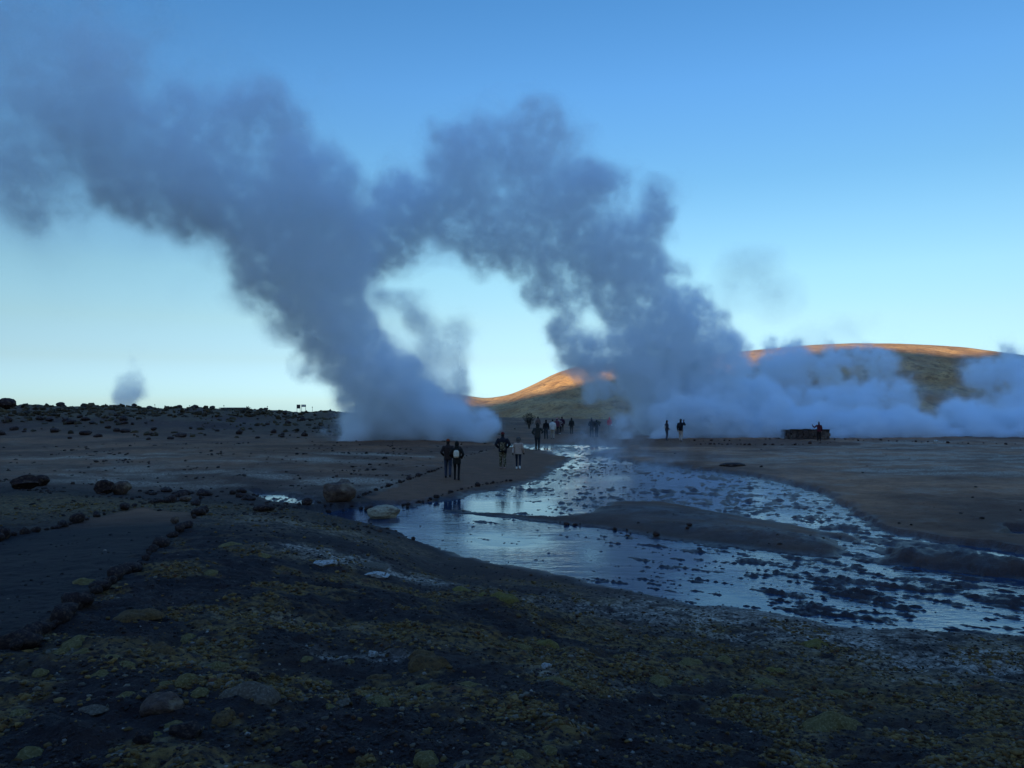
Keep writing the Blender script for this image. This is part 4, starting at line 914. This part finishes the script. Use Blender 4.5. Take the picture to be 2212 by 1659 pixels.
# ---------------------------------------------------------------- moss and gravel of the foreground
def look(arr, x, y):
    r = np.hypot(x, y); i_ = np.clip(np.searchsorted(R, r), 0, nr-1); th = np.arctan2(x, y); j_ = np.clip(np.searchsorted(TH, th), 0, nt_-1)
    return arr[i_, j_]
def lumps(name, n, r0, r1, size, pfun, cfun, label, cat, seed, rmin=3.2, flat=(.45, .9), spiky=0.0):
    rs = np.random.RandomState(seed)
    u = rs.rand(n*6); r = 1/(1/r0+(1/r1-1/r0)*u); th = np.radians(rs.uniform(-36, 36, n*6)); x, y = r*np.sin(th), r*np.cos(th)
    k = rs.rand(n*6) < pfun(x, y); x, y = x[k][:n], y[k][:n]; n = len(x); z = ground_z(x, y)
    t = (1+5**.5)/2
    I = np.array([(-1,t,0),(1,t,0),(-1,-t,0),(1,-t,0),(0,-1,t),(0,1,t),(0,-1,-t),(0,1,-t),(t,0,-1),(t,0,1),(-t,0,-1),(-t,0,1)])/math.hypot(1, t)
    T = np.array([(0,11,5),(0,5,1),(0,1,7),(0,7,10),(0,10,11),(1,5,9),(5,11,4),(11,10,2),(10,7,6),(7,1,8),(3,9,4),(3,4,2),(3,2,6),(3,6,8),(3,8,9),(4,9,5),(2,4,11),(6,2,10),(8,6,7),(9,8,1)])
    s = (size[0]+(size[1]-size[0])*rs.rand(n)**2.2)*(.7+.3*np.hypot(x, y)/6)
    A = rs.rand(n)*6.283; J = 1+(rs.rand(n, 12)-.5)*(.5+spiky)
    V = I[None]*J[..., None]*s[:, None, None]
    V[..., 0] *= rs.uniform(.7, 1.5, n)[:, None]; V[..., 2] *= rs.uniform(*flat, n)[:, None]
    ca, sa = np.cos(A)[:, None], np.sin(A)[:, None]
    X = V[..., 0]*ca-V[..., 1]*sa+x[:, None]; Y = V[..., 0]*sa+V[..., 1]*ca+y[:, None]; Z = V[..., 2]+z[:, None]+s[:, None]*.12
    Q_ = (T[None]+np.arange(n)[:, None, None]*12).reshape(-1, 3)
    m = Mat(name); a = m.n('ShaderNodeVertexColor', layer_name='tint'); m.base(m.mix(m.rng(m.noise(90, 3, .6, m.geo()), .3, .7), a.outputs[0], m.mix(.5, a.outputs[0], (.02, .012, .006)))); m.rough(.9)
    o = np_mesh(name, np.stack([X, Y, Z], -1).reshape(-1, 3), Q_, m.m, smooth=True, n=3)
    c = cfun(rs, n, x, y); vattr(o, 'tint', np.repeat(np.concatenate([c, np.ones((n, 1))], 1), 12, 0))
    tag(o, label, cat, None, 'stuff'); return o
PATCH = lambda x, y: np.clip(.5+1.6*fbm2(x, y, .9, 4, 77)+1.0*fbm2(x, y, .25, 3, 78), 0, 1)
def moss_p(x, y): return np.clip(look(moss, x, y)**1.5*sstep(.35, .85, PATCH(x, y))+.012, 0, 1)*(look(GP, x, y) < .3)*(look(GS, x, y) > .5)
def moss_c(rs, n, x, y):
    k = rs.rand(n, 1); base = np.array([.10, .046, .010])*(1-k)+np.array([.25, .135, .036])*k
    q = rs.rand(n)
    base[q < .14] = [.17, .125, .08]; base[q > .94] = [.10, .035, .010]; return base*(.55+.8*rs.rand(n, 1))
lumps('moss', 60000, 3.2, 22, (.005, .024), moss_p, moss_c, 'olive-yellow tufts of moss and lichen over the dark foreground slope', 'moss', 5, spiky=.5)
def grav_p(x, y): return np.clip(.08+.7*look(crust, x, y)+.25*(1-look(moss, x, y))*PATCH(x+9, y), 0, 1)*(1-.75*look(GP, x, y))*(look(GS, x, y) > .15)*(look(GN, x, y) > .05)
def grav_c(rs, n, x, y):
    c = np.array([.030, .017, .013])*(.4+1.6*rs.rand(n, 1)); q = rs.rand(n) < (.02+.75*look(crust, x, y)); c[q] = np.array([.36, .28, .21])*(.4+.7*rs.rand(q.sum(), 1)); return c
lumps('gravel', 26000, 3.2, 16, (.004, .018), grav_p, grav_c, 'dark gravel and pale mineral crumbs strewn over the foreground slope', 'gravel', 6)

def rid_p(x, y): return look(GR, x, y)*np.clip(.15+.9*fbm2(x, y, 9, 3, 88)+.5*sstep(1.0, 2.4, look(GZ, x, y)), 0, 1)
def rid_c(rs, n, x, y): return (np.array([.05, .027, .012])+rs.rand(n, 1)*np.array([.09, .055, .02]))
lumps('grass', 4200, 58, 121, (.018, .070), rid_p, rid_c, 'dry scrubby tufts over the left ridge', 'grass', 8, flat=(.5, 1.1), spiky=.5)

def rub_p(x, y): return np.clip(sstep(.12, .5, fbm2(x*.5, y, 1.6, 4, 89))+.03, 0, 1)*(look(GS, x, y) > .1)*(look(GP, x, y) < .3)*np.where(x < -.02*y, 1.0, .05)
def rub_c(rs, n, x, y): return (np.array([.022, .011, .008])+rs.rand(n, 1)**2*np.array([.10, .055, .035]))
lumps('rubble', 5500, 18, 62, (.008, .034), rub_p, rub_c, 'dark rubble scattered over the flats beyond the near slope', 'rubble', 9, flat=(.4, .9), spiky=.4)

def cushion_mesh(seed, mat):
    rs = np.random.RandomState(seed); N_, M_ = 30, 12; V = [(0, 0, 1.0)]; Fc = []
    for i in range(1, M_+1):
        t = i/M_
        for j in range(N_):
            a = 2*math.pi*j/N_; rr = t*(1+.22*math.sin(2*a+seed)+.12*math.sin(3*a+seed*2.1)+.07*math.sin(7*a+seed)+.04*math.sin(11*a))
            h = (1-t**2.6)*(1+.16*math.sin(5*rr*math.cos(a)+seed)+.12*math.sin(6*rr*math.sin(a)+seed)) if i < M_ else -.35
            V.append((rr*math.cos(a), rr*math.sin(a), h))
    for j in range(N_): Fc.append((0, 1+j, 1+(j+1) % N_))
    for i in range(M_-1):
        for j in range(N_): Fc.append((1+i*N_+j, 1+(i+1)*N_+j, 1+(i+1)*N_+(j+1) % N_, 1+i*N_+(j+1) % N_))
    me = bpy.data.meshes.new('moss_cushion'); me.from_pydata(V, [], Fc); me.update(); me.materials.append(mat); me.polygons.foreach_set('use_smooth', [True]*len(me.polygons)); return me
def moss_mat(name, a, b, c):
    m = Mat(name); o = m.obj(); g_ = m.geo()
    col = m.mix(m.rng(m.noise(3, 5, .65, o), .35, .65), a, b); col = m.mix(m.rng(m.noise(60, 4, .7, g_), .5, .66), col, c)
    m.base(col); m.rough(.95); m.bump(m.math('ADD', m.noise(70, 5, .7, g_), m.noise(18, 3, .6, g_)), .03, 1); return m.m
MO = moss_mat('moss_olive', (.13, .075, .018), (.21, .135, .038), (.30, .21, .08)); MB = moss_mat('moss_brown', (.10, .045, .014), (.19, .10, .03), (.06, .03, .012)); MY = moss_mat('moss_yellow', (.16, .10, .016), (.26, .175, .04), (.12, .07, .015)); MG = moss_mat('moss_grey', (.10, .06, .035), (.16, .105, .065), (.26, .19, .12))
CU = {'O': [cushion_mesh(q, MO) for q in (1, 2, 3)], 'B': [cushion_mesh(q, MB) for q in (4, 5)], 'Y': [cushion_mesh(q, MY) for q in (6, 7)], 'G': [cushion_mesh(q, MG) for q in (8, 9)]}
cl = []
for x_, y_, w_, k_ in ((400,930,60,'O'),(540,930,55,'O'),(690,965,60,'O'),(780,1000,55,'O'),(650,1070,72,'O'),(260,1050,52,'O'),(500,870,90,'O'),(1040,1130,70,'O'),(1170,1090,70,'O'),(800,1200,70,'O'),(610,1260,85,'G'),(1900,970,42,'O'),(1740,1030,30,'G'),(2130,1230,42,'G'),(860,710,110,'B'),(1000,920,90,'B'),(1310,440,50,'O'),(1430,275,60,'O'),(1640,340,45,'O'),(540,505,70,'O'),(1250,770,80,'B'),(1180,840,60,'O'),(1350,1010,60,'O'),(1250,1170,60,'O'),(950,1440,75,'Y'),(130,1300,60,'O'),(200,1540,90,'O'),(1100,1380,80,'O'),(1850,1620,60,'O'),(1960,1590,50,'O'),(1750,1520,50,'G'),(1400,1320,75,'B')):
    cl.append((x_*.349, 1080+y_*.349, w_*.349, k_))
for x_, y_, w_, k_ in ((905,840,64,'O'),(345,935,90,'O'),(250,910,58,'O'),(110,935,58,'G'),(640,870,80,'O'),(20,830,45,'O'),(1120,850,45,'G'),(370,790,75,'B'),(1450,820,90,'O'),(2100,820,80,'O'),(500,915,40,'G'),(1230,1270,75,'O'),(1410,1240,60,'O'),(30,975,45,'O'),(860,255,75,'Y'),(1120,300,75,'Y'),(1000,275,40,'Y'),(280,95,110,'G'),(1380,590,75,'Y'),(1250,600,50,'O'),(650,1290,90,'O'),(900,1330,80,'G'),(150,690,38,'O')):
    cl.append((702+x_*.3418, 1188+y_*.3418, w_*.3418, k_))
for x_, y_, w_, k_ in ((750,695,35,'G'),(870,760,42,'O'),(1180,718,38,'O'),(410,755,50,'Y'),(1020,740,70,'O'),(90,560,80,'O'),(300,540,75,'O'),(640,590,60,'Y'),(150,650,60,'O'),(30,660,35,'O'),(560,660,60,'O'),(980,650,40,'G')):
    cl.append((1458+x_*.3408, 1242+y_*.3408, w_*.3408, k_))
names_ = {'O': 'flat olive moss cushion', 'B': 'brown rusty moss cushion', 'Y': 'bright yellow-green moss cushion', 'G': 'grey-brown lichen cushion'}
for (px, py, wp, k_), p in zip(cl, hits([(c[0], c[1]) for c in cl])):
    r = wp/F*p.y; o = bpy.data.objects.new('moss_cushion', random.choice(CU[k_])); COL.objects.link(o); o.location = (p.x, p.y, p.z-.01); o.scale = (r, r*1.15, r*(random.uniform(.30, .5) if k_ != 'G' else random.uniform(.16, .26))); o.rotation_euler = (0, 0, random.uniform(0, 6.28))
    where = ('at far left', 'left of middle', 'in the centre', 'right of middle', 'at far right')[min(4, int(px/442))]
    row_ = 'on the slope near the stream' if py < 1340 else ('halfway down the foreground' if py < 1480 else 'at the bottom of the view')
    tag(o, names_[k_]+' '+where+', '+row_, 'moss', 'moss cushions on the foreground slope')
for px, py, wp, hp_, k_, lab in ((921,1436,56,26,'B','large rust-brown moss mound with a pale foot in the centre foreground'),(1794,1570,58,26,'O','large smooth olive moss mound in the right foreground'),(1758,1392,30,12,'Y','lone yellow moss tuft on the grey bank near the right part of the stream'),(541,1500,56,24,'G','broad grey-brown mossy hump in the left foreground beside the rusty hollow')):
    p = hits([(px, py)])[0]; r = wp/F*p.y; o = bpy.data.objects.new('moss_mound', CU[k_][0]); COL.objects.link(o); o.location = (p.x, p.y+r*.3, p.z-.01); o.scale = (r, r*.9, hp_/F*p.y); tag(o, lab, 'moss')
big(400, 1585, 70, 26, M_DARK, 'flat black rock put in for a dark pit in the mossy ground at the bottom left', 91, .6, sink=.35)  # this stone and the next are added in place of black pits
big(308, 1598, 52, 24, M_DARK, 'small black rock put in for a dark pit left of the flat one at the bottom left', 92, .6, sink=.35)
big(350, 1535, 96, 34, M_GREY, 'long dark brown half-buried boulder in the left foreground', 93, .4, sink=.35)
big(545, 1470, 34, 18, M_DARK, 'small dark hollowed rock on top of the mossy hump', 94, .9, sink=.2)
big(1180, 1440, 26, 10, M_WHITE, 'small white crusted stone in the centre right foreground', 95, .8, sink=.3)
big(805, 1416, 26, 12, M_WHITE, 'small white crusted stone left of the rust-brown moss mound', 96, .8, sink=.3)
